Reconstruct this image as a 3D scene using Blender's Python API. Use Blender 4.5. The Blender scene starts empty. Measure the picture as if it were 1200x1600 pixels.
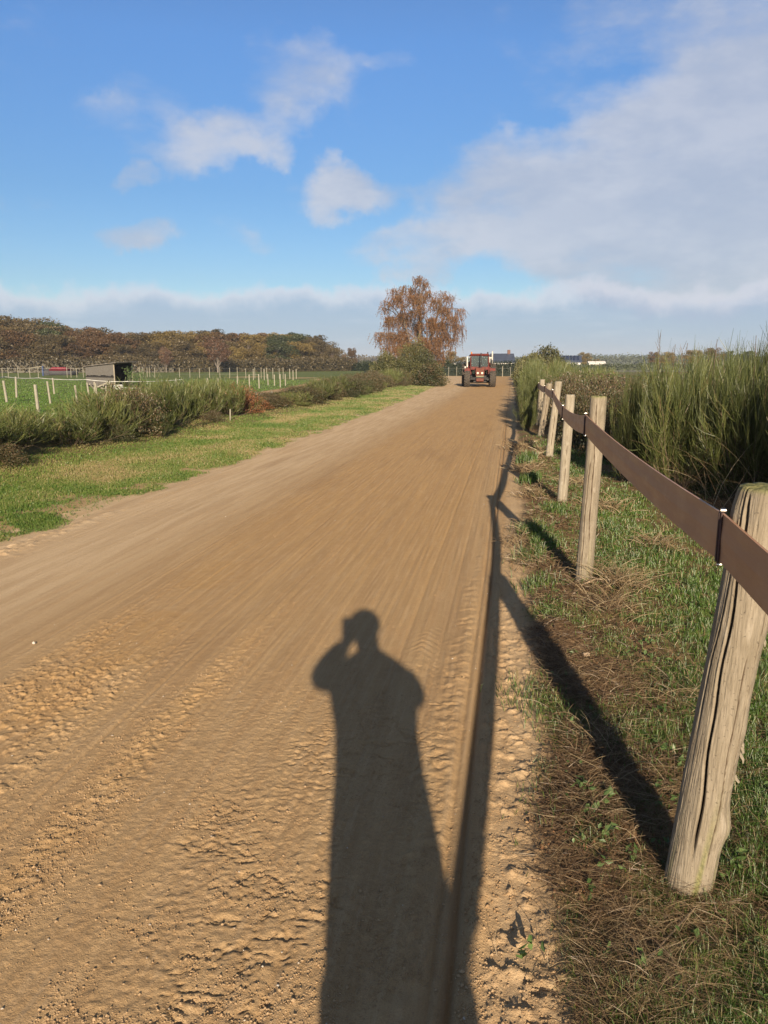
import bpy, math, random
import numpy as np
from mathutils import Vector, Matrix
R = math.radians
C = bpy.context.scene.collection
sc = bpy.context.scene

# ------------------------------------------------------------------ camera
CAM_H = 1.60; PITCH = math.atan(232/1200); YAW = R(9.3)
cd = bpy.data.cameras.new('camera'); cam = bpy.data.objects.new('camera', cd); C.objects.link(cam)
cam.location = (0, 0, CAM_H); cam.rotation_euler = (R(90)-PITCH, 0, YAW)
cd.sensor_fit = 'VERTICAL'; cd.sensor_height = 24; cd.lens = 18.0
cd.clip_start = 0.05; cd.clip_end = 6000
sc.camera = cam

def ray(px, py):
    x = (px-600)/1200; y = (800-py)/1200
    f = math.cos(PITCH)+y*math.sin(PITCH); u = -math.sin(PITCH)+y*math.cos(PITCH)
    return x*math.cos(YAW)-f*math.sin(YAW), x*math.sin(YAW)+f*math.cos(YAW), u
def gnd(px, py, z=0.0):
    X, Y, u = ray(px, py); t = (z-CAM_H)/u
    return X*t, Y*t
def atY(px, py, Y):
    X, YY, u = ray(px, py); t = Y/YY
    return X*t, CAM_H+u*t

# ------------------------------------------------------------------ world, sun, exposure
SUN_EL = 19.3; SUN_AZ = -12.0        # elevation; heading of the cast shadows measured from +Y
sc.view_settings.view_transform = 'Standard'; sc.view_settings.look = 'None'
sc.view_settings.exposure = 0.84; sc.view_settings.gamma = 1.0; sc.view_settings.use_curve_mapping = False
a = R(SUN_AZ); e = R(SUN_EL)
travel = Vector((math.sin(a)*math.cos(e), math.cos(a)*math.cos(e), -math.sin(e)))
sl = bpy.data.lights.new('sun', 'SUN'); so = bpy.data.objects.new('sun', sl); C.objects.link(so)
sl.energy = 5.0; sl.angle = R(0.55); sl.color = (1.0, 0.82, 0.60)
so.rotation_euler = travel.to_track_quat('-Z', 'Y').to_euler(); so.location = (5, -20, 20)

w = bpy.data.worlds.new('World'); sc.world = w; w.use_nodes = True
nt = w.node_tree; N = nt.nodes; L = nt.links; N.clear()
def nd(tree, t, **kw):
    n = tree.nodes.new(t)
    for k, v in kw.items(): setattr(n, k, v)
    return n
def setin(n, i, v):
    if hasattr(v, 'is_output') or isinstance(v, bpy.types.NodeSocket): n.id_data.links.new(v, n.inputs[i])
    else: n.inputs[i].default_value = v
def math_(tree, op, a_, b_=0.0, clamp=False):
    n = tree.nodes.new('ShaderNodeMath'); n.operation = op; n.use_clamp = clamp
    setin(n, 0, a_); setin(n, 1, b_); return n.outputs[0]
def vmath(tree, op, a_, b_):
    n = tree.nodes.new('ShaderNodeVectorMath'); n.operation = op
    setin(n, 0, a_); setin(n, 1, b_); return n.outputs['Value'] if op in ('DOT_PRODUCT', 'LENGTH') else n.outputs[0]
def mixc(tree, f, a_, b_, blend='MIX'):
    n = tree.nodes.new('ShaderNodeMix'); n.data_type = 'RGBA'; n.blend_type = blend
    setin(n, 0, f); setin(n, 6, a_); setin(n, 7, b_); return n.outputs[2]
def ramp01(tree, v, lo, hi, a_=0.0, b_=1.0, smooth=True):
    n = tree.nodes.new('ShaderNodeMapRange'); n.interpolation_type = 'SMOOTHSTEP' if smooth else 'LINEAR'
    setin(n, 0, v); setin(n, 1, lo); setin(n, 2, hi); setin(n, 3, a_); setin(n, 4, b_); return n.outputs[0]
def noise(tree, vec, scale, detail=4, rough=.55, out=0):
    n = tree.nodes.new('ShaderNodeTexNoise'); setin(n, 'Scale', scale); setin(n, 'Detail', detail); setin(n, 'Roughness', rough)
    if vec is not None: setin(n, 'Vector', vec)
    return n.outputs[out]
def c4(c): return (c[0], c[1], c[2], 1.0)

sky = nd(nt, 'ShaderNodeTexSky'); sky.sky_type = 'NISHITA'; sky.sun_disc = False
sky.sun_elevation = R(SUN_EL); sky.sun_rotation = R(180+SUN_AZ); sky.altitude = 50; sky.air_density = 1.0
sky.dust_density = 0.4; sky.ozone_density = 2.0
tc = nd(nt, 'ShaderNodeTexCoord'); DIR = tc.outputs['Generated']
n1 = noise(nt, DIR, 7.0, 6, .6, 1); n1c = vmath(nt, 'SUBTRACT', n1, (.5, .5, .5))
sclv = nd(nt, 'ShaderNodeVectorMath', operation='SCALE'); L.new(n1c, sclv.inputs[0]); sclv.inputs['Scale'].default_value = .16
DW = vmath(nt, 'ADD', DIR, sclv.outputs[0])
# cloud masses: (px, py, half width px, half height px, weight) as directions in the sky
BL = [(330, 225, 120, 45, .75), (465, 120, 100, 78, .7), (410, 245, 50, 26, .5), (215, 265, 48, 24, .75), (218, 355, 62, 27, .9), (38, 312, 34, 18, .6),
      (180, 165, 48, 36, .4), (590, 78, 45, 30, .45), (15, 100, 40, 30, .35), (250, 120, 70, 60, .25),
      (552, 298, 82, 36, .9), (655, 395, 80, 42, .75), (400, 380, 40, 20, .35),
      (745, 300, 110, 60, .95), (860, 345, 190, 85, 1.0), (1040, 330, 230, 105, 1.0), (1180, 260, 230, 140, 1.0), (1060, 160, 180, 75, .85),
      (1210, 120, 150, 95, .8), (880, 225, 180, 36, .65), (1020, 25, 160, 45, .5), (1180, 0, 150, 70, .6), (1080, 410, 240, 70, .95),
      (1350, 300, 260, 260, 1.2), (870, 90, 90, 50, .3), (-150, 330, 160, 60, .8), (-180, 120, 110, 70, .6),
      (700, -250, 260, 120, .9), (200, -300, 200, 90, .7), (-500, 150, 220, 110, .9), (1700, 100, 300, 200, 1.1), (2300, 300, 400, 200, 1.0)]
tot = None
for (px, py, sx, sy, wt) in BL:
    c = Vector(ray(px, py)).normalized(); r_ = c.cross(Vector((0, 0, 1))).normalized(); u_ = r_.cross(c)
    k = 1200*(1+((px-600)/1200)**2+((800-py)/1200)**2)**.5
    ax, ay = sx/k*1.25, sy/k*1.25
    m = vmath(nt, 'DOT_PRODUCT', DW, tuple(r_/ax)); n = vmath(nt, 'DOT_PRODUCT', DW, tuple(u_/ay))
    m2 = math_(nt, 'MULTIPLY', m, m); n2 = math_(nt, 'MULTIPLY', n, n)
    d = math_(nt, 'ADD', m2, n2)
    front = math_(nt, 'GREATER_THAN', vmath(nt, 'DOT_PRODUCT', DIR, tuple(c)), 0.1)
    v = math_(nt, 'MULTIPLY', ramp01(nt, d, 1.15, 0.0, 0.0, wt), front)
    tot = v if tot is None else math_(nt, 'ADD', tot, math_(nt, 'MULTIPLY', v, math_(nt, 'SUBTRACT', 1.25, math_(nt, 'MINIMUM', tot, 1.1))))
sepd = nd(nt, 'ShaderNodeSeparateXYZ'); L.new(DIR, sepd.inputs[0]); ZD = sepd.outputs[2]
# flattened noise for stratified cloud texture
mp = nd(nt, 'ShaderNodeMapping'); L.new(DIR, mp.inputs[0]); mp.inputs['Scale'].default_value = (1, 1, 2.2)
nf = noise(nt, mp.outputs[0], 9.0, 7, .55); nlow = noise(nt, mp.outputs[0], 4.0, 3, .5); nh = noise(nt, mp.outputs[0], 24.0, 5, .6)
dens = math_(nt, 'ADD', math_(nt, 'ADD', tot, math_(nt, 'MULTIPLY', math_(nt, 'SUBTRACT', nlow, .53), 1.7)), math_(nt, 'MULTIPLY', math_(nt, 'ADD', math_(nt, 'SUBTRACT', nf, .5), math_(nt, 'MULTIPLY', math_(nt, 'SUBTRACT', nh, .5), .3)), 1.7))
cl = ramp01(nt, dens, .12, 1.25)
# low bank above the horizon
nb = noise(nt, DIR, 15.0, 6, .6)
topb = math_(nt, 'ADD', .092, math_(nt, 'MULTIPLY', math_(nt, 'SUBTRACT', nb, .5), .075))
dz = math_(nt, 'SUBTRACT', topb, ZD)
bank = ramp01(nt, dz, -.004, .014); bankdeep = ramp01(nt, dz, .004, .035)
mpb = nd(nt, 'ShaderNodeMapping'); L.new(DIR, mpb.inputs[0]); mpb.inputs['Scale'].default_value = (1, 1, 7)
nstr = noise(nt, mpb.outputs[0], 6.0, 5, .55)
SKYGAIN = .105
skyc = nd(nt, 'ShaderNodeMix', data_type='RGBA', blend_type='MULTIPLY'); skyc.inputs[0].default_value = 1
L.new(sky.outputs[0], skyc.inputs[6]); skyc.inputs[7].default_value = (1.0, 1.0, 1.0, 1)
hs = nd(nt, 'ShaderNodeHueSaturation'); hs.inputs['Saturation'].default_value = 1.08; hs.inputs['Value'].default_value = 1.0
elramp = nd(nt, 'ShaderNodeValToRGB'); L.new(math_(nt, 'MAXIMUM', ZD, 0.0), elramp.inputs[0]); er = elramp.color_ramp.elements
er[0].position = 0.0; er[0].color = (.42, .52, .60, 1); er[1].position = 1.0; er[1].color = (.70, .42, .24, 1)  # upper sky, out of view, dimmed and warmed to make shadow fill less blue
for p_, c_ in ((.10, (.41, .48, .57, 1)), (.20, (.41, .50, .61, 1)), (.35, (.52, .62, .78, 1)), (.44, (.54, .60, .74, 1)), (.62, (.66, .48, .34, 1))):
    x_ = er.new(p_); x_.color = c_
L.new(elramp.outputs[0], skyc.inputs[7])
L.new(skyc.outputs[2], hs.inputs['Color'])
SC = 1/SKYGAIN
def sc3(c): return (c[0]*SC, c[1]*SC, c[2]*SC, 1)
ccol = mixc(nt, ramp01(nt, math_(nt, 'ADD', nlow, math_(nt, 'MULTIPLY', math_(nt, 'SUBTRACT', nh, .5), .5)), .35, .65), sc3((.275, .30, .36)), sc3((.35, .36, .40)))
shade = math_(nt, 'MULTIPLY', ramp01(nt, tot, .95, 1.9), ramp01(nt, nf, .62, .42, .35, 1.0))
ccol = mixc(nt, math_(nt, 'MULTIPLY', shade, .75), ccol, sc3((.235, .265, .335)))
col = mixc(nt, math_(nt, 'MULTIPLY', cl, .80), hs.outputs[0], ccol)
bcol = mixc(nt, bankdeep, sc3((.40, .41, .46)), sc3((.20, .265, .37)))
bcol = mixc(nt, math_(nt, 'MULTIPLY', ramp01(nt, nstr, .52, .68), .45), bcol, sc3((.33, .37, .45)))
col = mixc(nt, math_(nt, 'MULTIPLY', bank, .80), col, bcol)
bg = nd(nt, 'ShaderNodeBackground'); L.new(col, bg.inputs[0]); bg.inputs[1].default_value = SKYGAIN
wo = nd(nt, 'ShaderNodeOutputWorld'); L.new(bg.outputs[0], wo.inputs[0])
w.cycles.sampling_method = 'MANUAL'; w.cycles.sample_map_resolution = 512

# ------------------------------------------------------------------ helpers
rng = np.random.default_rng(7)
random.seed(7)
def sstep(a_, b_, x):
    t = np.clip((x-a_)/(b_-a_), 0, 1); return t*t*(3-2*t)
def _h(ix, iy, s):
    h = (ix.astype(np.int64)*374761393 + iy.astype(np.int64)*668265263 + s*974711) & 0xffffffff
    h = ((h ^ (h >> 13))*1274126177) & 0xffffffff
    h = ((h ^ (h >> 16))*2246822519) & 0xffffffff
    return ((h ^ (h >> 15)) & 0xffffff)/16777215.0
def vn(x, y, s=0):
    x = np.asarray(x, float); y = np.asarray(y, float)
    ix = np.floor(x); iy = np.floor(y); fx = x-ix; fy = y-iy
    fx = fx*fx*(3-2*fx); fy = fy*fy*(3-2*fy)
    a_ = _h(ix, iy, s); b_ = _h(ix+1, iy, s); c_ = _h(ix, iy+1, s); d_ = _h(ix+1, iy+1, s)
    return (a_*(1-fx)+b_*fx)*(1-fy)+(c_*(1-fx)+d_*fx)*fy
def fbm(x, y, s=0, o=4):
    t = 0; amp = .5; n = 0
    for k in range(o):
        t = t+amp*vn(x*2**k, y*2**k, s+k*17); n += amp; amp *= .5
    return t/n

def tagc(o, label, cat, group=None, kind=None):
    if label: o['label'] = label
    if cat: o['category'] = cat
    if group: o['group'] = group
    if kind: o['kind'] = kind
    return o
def thing(name, label, cat, loc=(0, 0, 0), rz=0.0, group=None):
    o = bpy.data.objects.new(name, None); C.objects.link(o); o.empty_display_size = .1
    o.location = loc; o.rotation_euler = (0, 0, rz)
    return tagc(o, label, cat, group)
def copy_tree(root, loc=None, rot=None, scale=None, label=None, group=None):
    r = root.copy(); C.objects.link(r)
    if loc is not None: r.location = loc
    if rot is not None: r.rotation_euler = rot if hasattr(rot, '__len__') else (0, 0, rot)
    if scale is not None: r.scale = scale if hasattr(scale, '__len__') else (scale,)*3
    if label: r['label'] = label
    if group: r['group'] = group
    for ch in list(root.children):
        c = ch.copy(); C.objects.link(c); c.parent = r
        for g in list(ch.children):
            d = g.copy(); C.objects.link(d); d.parent = c
    return r

class NB:
    """numpy mesh collector"""
    def __init__(s): s.v = []; s.q = []; s.t = []; s.a = []; s.n = 0; s.qm = []; s.tm = []
    def add(s, V, Q=None, T=None, tint=0.0, m=0):
        V = np.asarray(V, np.float32).reshape(-1, 3)
        if Q is not None and len(Q):
            Q = np.asarray(Q, np.int64)+s.n; s.q.append(Q); s.qm.append(np.full(len(Q), m, np.int32))
        if T is not None and len(T):
            T = np.asarray(T, np.int64)+s.n; s.t.append(T); s.tm.append(np.full(len(T), m, np.int32))
        s.a.append(np.broadcast_to(np.asarray(tint, np.float32), (len(V),))); s.v.append(V); s.n += len(V)
    def build(s, name, mats, parent=None, smooth=False, attrs=None):
        V = np.concatenate(s.v); q = np.concatenate(s.q) if s.q else np.zeros((0, 4), np.int64)
        t = np.concatenate(s.t) if s.t else np.zeros((0, 3), np.int64)
        me = bpy.data.meshes.new(name); me.vertices.add(len(V)); me.vertices.foreach_set('co', V.ravel())
        me.loops.add(q.size+t.size); me.polygons.add(len(q)+len(t))
        me.loops.foreach_set('vertex_index', np.concatenate([q.ravel(), t.ravel()]).astype(np.int32))
        me.polygons.foreach_set('loop_start', np.concatenate([np.arange(len(q))*4, len(q)*4+np.arange(len(t))*3]).astype(np.int32))
        if not isinstance(mats, (list, tuple)): mats = [mats]
        for m in mats: me.materials.append(m)
        if len(mats) > 1: me.polygons.foreach_set('material_index', np.concatenate(s.qm+s.tm).astype(np.int32))
        me.polygons.foreach_set('use_smooth', np.full(len(me.polygons), smooth))
        at = me.attributes.new('tint', 'FLOAT', 'POINT'); at.data.foreach_set('value', np.concatenate(s.a).astype(np.float32))
        for k, arr in (attrs or {}).items():
            at = me.attributes.new(k, 'FLOAT', 'POINT'); at.data.foreach_set('value', arr.astype(np.float32))
        me.update(calc_edges=True)
        o = bpy.data.objects.new(name, me); C.objects.link(o)
        if parent: o.parent = parent
        return o
    # --- shapes
    def box(s, c, d, rz=0.0, tint=0.0, bev=0.0, m=0, taper=(1, 1)):
        cx, cy, cz = c; hx, hy, hz_ = d[0]/2, d[1]/2, d[2]/2
        if bev <= 0:
            P = [(x*(taper[0] if z > 0 else 1), y*(taper[1] if z > 0 else 1), z) for z in (-hz_, hz_) for x, y in ((-hx, -hy), (hx, -hy), (hx, hy), (-hx, hy))]
            F = [(0, 3, 2, 1), (4, 5, 6, 7), (0, 1, 5, 4), (1, 2, 6, 5), (2, 3, 7, 6), (3, 0, 4, 7)]
            T = None
        else:
            b = min(bev, hx*.9, hy*.9, hz_*.9)
            P = []; 
            rings = [(-hz_, b), (-hz_+b, 0), (hz_-b, 0), (hz_, b)]
            for z, ins in rings:
                tx = taper[0] if z > 0 else 1; ty = taper[1] if z > 0 else 1
                ax, ay = hx-ins, hy-ins
                for x, y in ((-ax+b, -ay), (ax-b, -ay), (ax, -ay+b), (ax, ay-b), (ax-b, ay), (-ax+b, ay), (-ax, ay-b), (-ax, -ay+b)): P.append((x*tx, y*ty, z))
            F = []
            for k in range(3):
                for i in range(8): j = (i+1) % 8; F.append((k*8+i, k*8+j, k*8+8+j, k*8+8+i))
            for k in (0, 24):
                o = [k+i for i in range(8)]
                qs = [(o[0], o[1], o[2], o[7]), (o[7], o[2], o[3], o[6]), (o[6], o[3], o[4], o[5])]
                F += [q if k else q[::-1] for q in qs]
        P = np.array(P); ca, sa = math.cos(rz), math.sin(rz)
        X = P[:, 0]*ca-P[:, 1]*sa+cx; Y = P[:, 0]*sa+P[:, 1]*ca+cy
        s.add(np.stack([X, Y, P[:, 2]+cz], 1), F, None, tint, m)
    def tube(s, pts, rad, sides=8, tint=0.0, cap=True, m=0):
        pts = [Vector(p) for p in pts]; n = len(pts)
        if not hasattr(rad, '__len__'): rad = [rad]*n
        V = []; up = Vector((0, 0, 1)); u = None
        for i, p in enumerate(pts):
            d = (pts[min(i+1, n-1)]-pts[max(i-1, 0)]).normalized()
            if u is None: u = d.orthogonal().normalized()
            else: u = (u-d*u.dot(d)).normalized()
            v = d.cross(u)
            for k in range(sides):
                an = 2*math.pi*k/sides; V.append(p+(u*math.cos(an)+v*math.sin(an))*rad[i])
        Q = [(i*sides+k, i*sides+(k+1) % sides, (i+1)*sides+(k+1) % sides, (i+1)*sides+k) for i in range(n-1) for k in range(sides)]
        T = []
        if cap:
            V.append(pts[0]); V.append(pts[-1]); a_ = n*sides
            for k in range(sides):
                T.append((a_, (k+1) % sides, k)); T.append((a_+1, (n-1)*sides+k, (n-1)*sides+(k+1) % sides))
        s.add([tuple(x) for x in V], Q, T, tint, m)
    def lathe_x(s, prof, c, sides=28, tint=0.0, m=0):
        """profile (x, r) spun round the X axis through c; closed loop profile"""
        n = len(prof); V = []
        for k in range(sides):
            an = 2*math.pi*k/sides
            for x, r in prof: V.append((c[0]+x, c[1]+r*math.cos(an), c[2]+r*math.sin(an)))
        Q = [(k*n+i, k*n+(i+1) % n, ((k+1) % sides)*n+(i+1) % n, ((k+1) % sides)*n+i) for k in range(sides) for i in range(n)]
        s.add(V, Q, None, tint, m)
    def strips(s, P, W, sides=2, tint=0.0, r=rng):
        """P (n,k,3) centre lines, W (n,k) radii: vectorised ribbons or thin prisms"""
        n, k, _ = P.shape
        D = P[:, -1]-P[:, 0]; D /= np.linalg.norm(D, axis=1, keepdims=True)+1e-9
        A = r.normal(size=(n, 3)); U = np.cross(D, A); U /= np.linalg.norm(U, axis=1, keepdims=True)+1e-9
        Vv = np.cross(D, U)
        ang = [0, math.pi] if sides == 2 else [2*math.pi*i/sides for i in range(sides)]
        V = np.stack([P+W[..., None]*(math.cos(t)*U+math.sin(t)*Vv)[:, None, :] for t in ang], 2)  # n,k,sides,3
        base = (np.arange(n)*k*sides)[:, None, None]; i = (np.arange(k-1)*sides)[None, :, None]
        S = np.arange(1 if sides == 2 else sides)[None, None, :]; S2 = (S+1) % sides
        Q = np.stack([base+i+S, base+i+S2, base+i+sides+S2, base+i+sides+S], -1).reshape(-1, 4)
        tt = np.repeat(np.broadcast_to(np.asarray(tint, np.float32), (n,)), k*sides)
        s.add(V.reshape(-1, 3), Q, None, tt)
    def leaves(s, P, size, tint=0.0, aspect=.6, up=0.0, r=rng):
        n = len(P); D = r.normal(size=(n, 3)); D[:, 2] -= up; D /= np.linalg.norm(D, axis=1, keepdims=True)
        A = r.normal(size=(n, 3)); U = np.cross(D, A); U /= np.linalg.norm(U, axis=1, keepdims=True)+1e-9
        Nn = np.cross(D, U)
        sz = (np.broadcast_to(size, (n,))*r.uniform(.6, 1.3, n))[:, None]
        a_ = P-D*sz*.5; b_ = P+U*sz*.5*aspect+Nn*sz*.12-D*sz*.05; c_ = P+D*sz*.5; d_ = P-U*sz*.5*aspect+Nn*sz*.12-D*sz*.05
        V = np.stack([a_, b_, c_, d_], 1).reshape(-1, 3); Q = np.arange(n*4).reshape(-1, 4)
        s.add(V, Q, None, np.repeat(np.broadcast_to(np.asarray(tint, np.float32), (n,)), 4))

# ------------------------------------------------------------------ materials
def pmat(name, col, rough=.6, metal=0.0, var=.12, scale=8.0, col2=None, bump=0.0, bscale=60.0, spec=.4, coat=0.0):
    m = bpy.data.materials.new(name); m.use_nodes = True; t = m.node_tree; b = t.nodes['Principled BSDF']
    tcx = nd(t, 'ShaderNodeTexCoord'); v = tcx.outputs['Object']
    n_ = noise(t, v, scale, 5, .6)
    c2 = col2 or tuple(x*(1-var*2.2) for x in col)
    f = ramp01(t, n_, .35, .65)
    t.links.new(mixc(t, f, c4(col), c4(c2)), b.inputs['Base Color'])
    b.inputs['Roughness'].default_value = rough; b.inputs['Metallic'].default_value = metal
    b.inputs['Specular IOR Level'].default_value = spec; b.inputs['Coat Weight'].default_value = coat
    if bump:
        bp = nd(t, 'ShaderNodeBump'); bp.inputs['Strength'].default_value = bump; bp.inputs['Distance'].default_value = .01
        t.links.new(noise(t, v, bscale, 5, .6), bp.inputs['Height']); t.links.new(bp.outputs[0], b.inputs['Normal'])
    return m
def foliage(name, cols, trans=.3, rough=.6, nscale=1.5, gloss=.03):
    """cols: list of (pos, colour) along the per-leaf tint attribute"""
    m = bpy.data.materials.new(name); m.use_nodes = True; t = m.node_tree; t.nodes.clear()
    at = nd(t, 'ShaderNodeAttribute', attribute_name='tint')
    oi = nd(t, 'ShaderNodeObjectInfo')
    f = math_(t, 'ADD', at.outputs['Fac'], math_(t, 'MULTIPLY', math_(t, 'SUBTRACT', oi.outputs['Random'], .5), .22), clamp=True)
    cr = nd(t, 'ShaderNodeValToRGB'); el = cr.color_ramp.elements
    while len(el) > 1: el.remove(el[-1])
    el[0].position = cols[0][0]; el[0].color = c4(cols[0][1])
    for p, c in cols[1:]:
        x = el.new(p); x.color = c4(c)
    t.links.new(f, cr.inputs[0])
    hv = nd(t, 'ShaderNodeHueSaturation'); t.links.new(cr.outputs[0], hv.inputs['Color'])
    t.links.new(ramp01(t, oi.outputs['Random'], 0, 1, .85, 1.15, False), hv.inputs['Value'])
    df = nd(t, 'ShaderNodeBsdfDiffuse'); tr = nd(t, 'ShaderNodeBsdfTranslucent'); mx = nd(t, 'ShaderNodeMixShader'); mx.inputs[0].default_value = trans
    t.links.new(hv.outputs[0], df.inputs[0]); t.links.new(hv.outputs[0], tr.inputs[0])
    t.links.new(df.outputs[0], mx.inputs[1]); t.links.new(tr.outputs[0], mx.inputs[2])
    gl = nd(t, 'ShaderNodeBsdfGlossy'); gl.inputs['Roughness'].default_value = .45; gl.inputs[0].default_value = (1, 1, 1, 1)
    m2 = nd(t, 'ShaderNodeMixShader'); m2.inputs[0].default_value = gloss
    t.links.new(mx.outputs[0], m2.inputs[1]); t.links.new(gl.outputs[0], m2.inputs[2])
    o = nd(t, 'ShaderNodeOutputMaterial'); t.links.new(m2.outputs[0], o.inputs[0])
    return m

def ground_material():
    m = bpy.data.materials.new('ground'); m.use_nodes = True; t = m.node_tree; b = t.nodes['Principled BSDF']
    v = nd(t, 'ShaderNodeTexCoord').outputs['Object']
    A = lambda k: nd(t, 'ShaderNodeAttribute', attribute_name=k).outputs['Fac']
    mpx = nd(t, 'ShaderNodeMapping'); t.links.new(v, mpx.inputs[0]); mpx.inputs['Scale'].default_value = (1, .05, 1)
    st = noise(t, mpx.outputs[0], 9.0, 6, .65)          # wheel-drag streaks along the road
    st2 = noise(t, mpx.outputs[0], 45.0, 4, .6)
    sand = mixc(t, A('orange'), c4((.475, .325, .172)), c4((.475, .295, .125)))
    sand = mixc(t, A('pale'), sand, c4((.66, .505, .325)))
    sand = mixc(t, math_(t, 'MULTIPLY', ramp01(t, st, .38, .62), .42), sand, c4((.35, .22, .11)))
    sand = mixc(t, math_(t, 'MULTIPLY', ramp01(t, st2, .46, .7), .38), sand, c4((.56, .41, .25)))
    fine = noise(t, v, 230.0, 5, .75); mid = noise(t, v, 14.0, 5, .6)
    sand = mixc(t, math_(t, 'MULTIPLY', ramp01(t, fine, .42, .66), .45), sand, c4((.29, .185, .10)))
    sand = mixc(t, math_(t, 'MULTIPLY', ramp01(t, mid, .45, .7), .2), sand, c4((.53, .38, .22)))
    sand = mixc(t, math_(t, 'MULTIPLY', A('dark_sand'), .75), sand, c4((.24, .145, .075)))
    # litter and humus
    vo = nd(t, 'ShaderNodeTexVoronoi'); t.links.new(v, vo.inputs['Vector']); vo.inputs['Scale'].default_value = 70
    litter = mixc(t, ramp01(t, noise(t, v, 40, 5, .7), .4, .62), c4((.10, .062, .036)), c4((.27, .18, .10)))
    litter = mixc(t, math_(t, 'MULTIPLY', ramp01(t, noise(t, v, 6, 4, .6), .5, .66), .6), litter, c4((.17, .085, .045)))
    c = mixc(t, A('soil'), sand, litter)
    gn = noise(t, v, .35, 5, .6); gn2 = noise(t, v, 5.0, 5, .65); gn3 = noise(t, v, 34.0, 4, .7)
    g = mixc(t, ramp01(t, gn, .35, .65), c4((.095, .135, .028)), c4((.145, .165, .05)))
    g = mixc(t, math_(t, 'MULTIPLY', ramp01(t, gn2, .5, .72), .5), g, c4((.22, .20, .085)))
    g = mixc(t, math_(t, 'MULTIPLY', ramp01(t, gn3, .45, .65), .55), g, c4((.055, .095, .018)))
    c = mixc(t, A('grass'), c, g)
    c = mixc(t, A('plough'), c, c4((.20, .19, .17)))
    t.links.new(c, b.inputs['Base Color']); b.inputs['Roughness'].default_value = .92; b.inputs['Specular IOR Level'].default_value = .15
    h = math_(t, 'ADD', math_(t, 'MULTIPLY', fine, .5), math_(t, 'MULTIPLY', noise(t, v, 60.0, 5, .7), 1.0))
    bp = nd(t, 'ShaderNodeBump'); bp.inputs['Strength'].default_value = .8; bp.inputs['Distance'].default_value = .008
    t.links.new(h, bp.inputs['Height'])
    bp2 = nd(t, 'ShaderNodeBump'); bp2.inputs['Strength'].default_value = .5; bp2.inputs['Distance'].default_value = .012
    t.links.new(st, bp2.inputs['Height']); t.links.new(bp.outputs[0], bp2.inputs['Normal'])
    t.links.new(bp2.outputs[0], b.inputs['Normal'])
    return m

M = {}
M['ground'] = ground_material()
M['blade'] = foliage('grass_blade', [(0, (.04, .07, .014)), (.45, (.085, .165, .025)), (.75, (.165, .21, .048)), (1, (.34, .27, .13))], .35)
M['straw'] = foliage('dry_straw', [(0, (.10, .06, .035)), (.4, (.19, .125, .07)), (.8, (.32, .245, .14)), (1, (.46, .38, .24))], .2)
M['litter'] = foliage('leaf_litter', [(0, (.07, .04, .025)), (.5, (.18, .09, .045)), (.85, (.30, .16, .08)), (1, (.42, .30, .18))], .15)
M['weed'] = foliage('weed_leaf', [(0, (.06, .11, .03)), (1, (.16, .24, .08))], .3)
M['broom'] = foliage('broom_twig', [(0, (.055, .062, .022)), (.35, (.088, .112, .03)), (.7, (.155, .178, .052)), (.9, (.24, .23, .085)), (1, (.24, .165, .085))], .35)
M['cane'] = pmat('woody_stem', (.14, .10, .065), .8, col2=(.07, .05, .035), scale=20)
M['bramble'] = foliage('bramble_leaf', [(0, (.035, .045, .018)), (.3, (.065, .078, .028)), (.5, (.095, .085, .038)), (.75, (.135, .09, .042)), (.93, (.19, .125, .072)), (1, (.40, .38, .30))], .25)
M['rust'] = foliage('rust_leaf', [(0, (.10, .06, .03)), (.5, (.24, .10, .045)), (1, (.36, .17, .07))], .3)
M['birch'] = foliage('birch_leaf', [(0, (.11, .052, .024)), (.5, (.215, .105, .045)), (1, (.30, .165, .07))], .3)
M['shrub'] = foliage('olive_leaf', [(0, (.035, .042, .016)), (.5, (.085, .09, .034)), (1, (.19, .175, .065))], .25)
M['hedge'] = foliage('dark_hedge_leaf', [(0, (.012, .022, .010)), (.6, (.03, .045, .018)), (1, (.06, .075, .03))], .2)
M['oakbrown'] = foliage('brown_crown', [(0, (.075, .062, .032)), (.5, (.125, .095, .045)), (1, (.17, .125, .055))], .35)
M['oakrust'] = foliage('rust_crown', [(0, (.10, .062, .032)), (.5, (.155, .09, .042)), (1, (.21, .125, .052))], .35)
M['oakochre'] = foliage('ochre_crown', [(0, (.15, .11, .04)), (.5, (.24, .175, .056)), (1, (.31, .24, .08))], .35)
M['oakgreen'] = foliage('green_crown', [(0, (.045, .062, .028)), (.5, (.07, .088, .036)), (1, (.105, .12, .048))], .35)
M['oakplum'] = foliage('plum_crown', [(0, (.075, .045, .03)), (.5, (.14, .075, .045)), (1, (.20, .11, .062))], .25)
M['bark'] = pmat('bark', (.16, .125, .095), .85, col2=(.07, .055, .045), scale=9, bump=.4)
M['palebark'] = pmat('pale_bark', (.24, .21, .18), .8, col2=(.12, .10, .085), scale=5)

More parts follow.
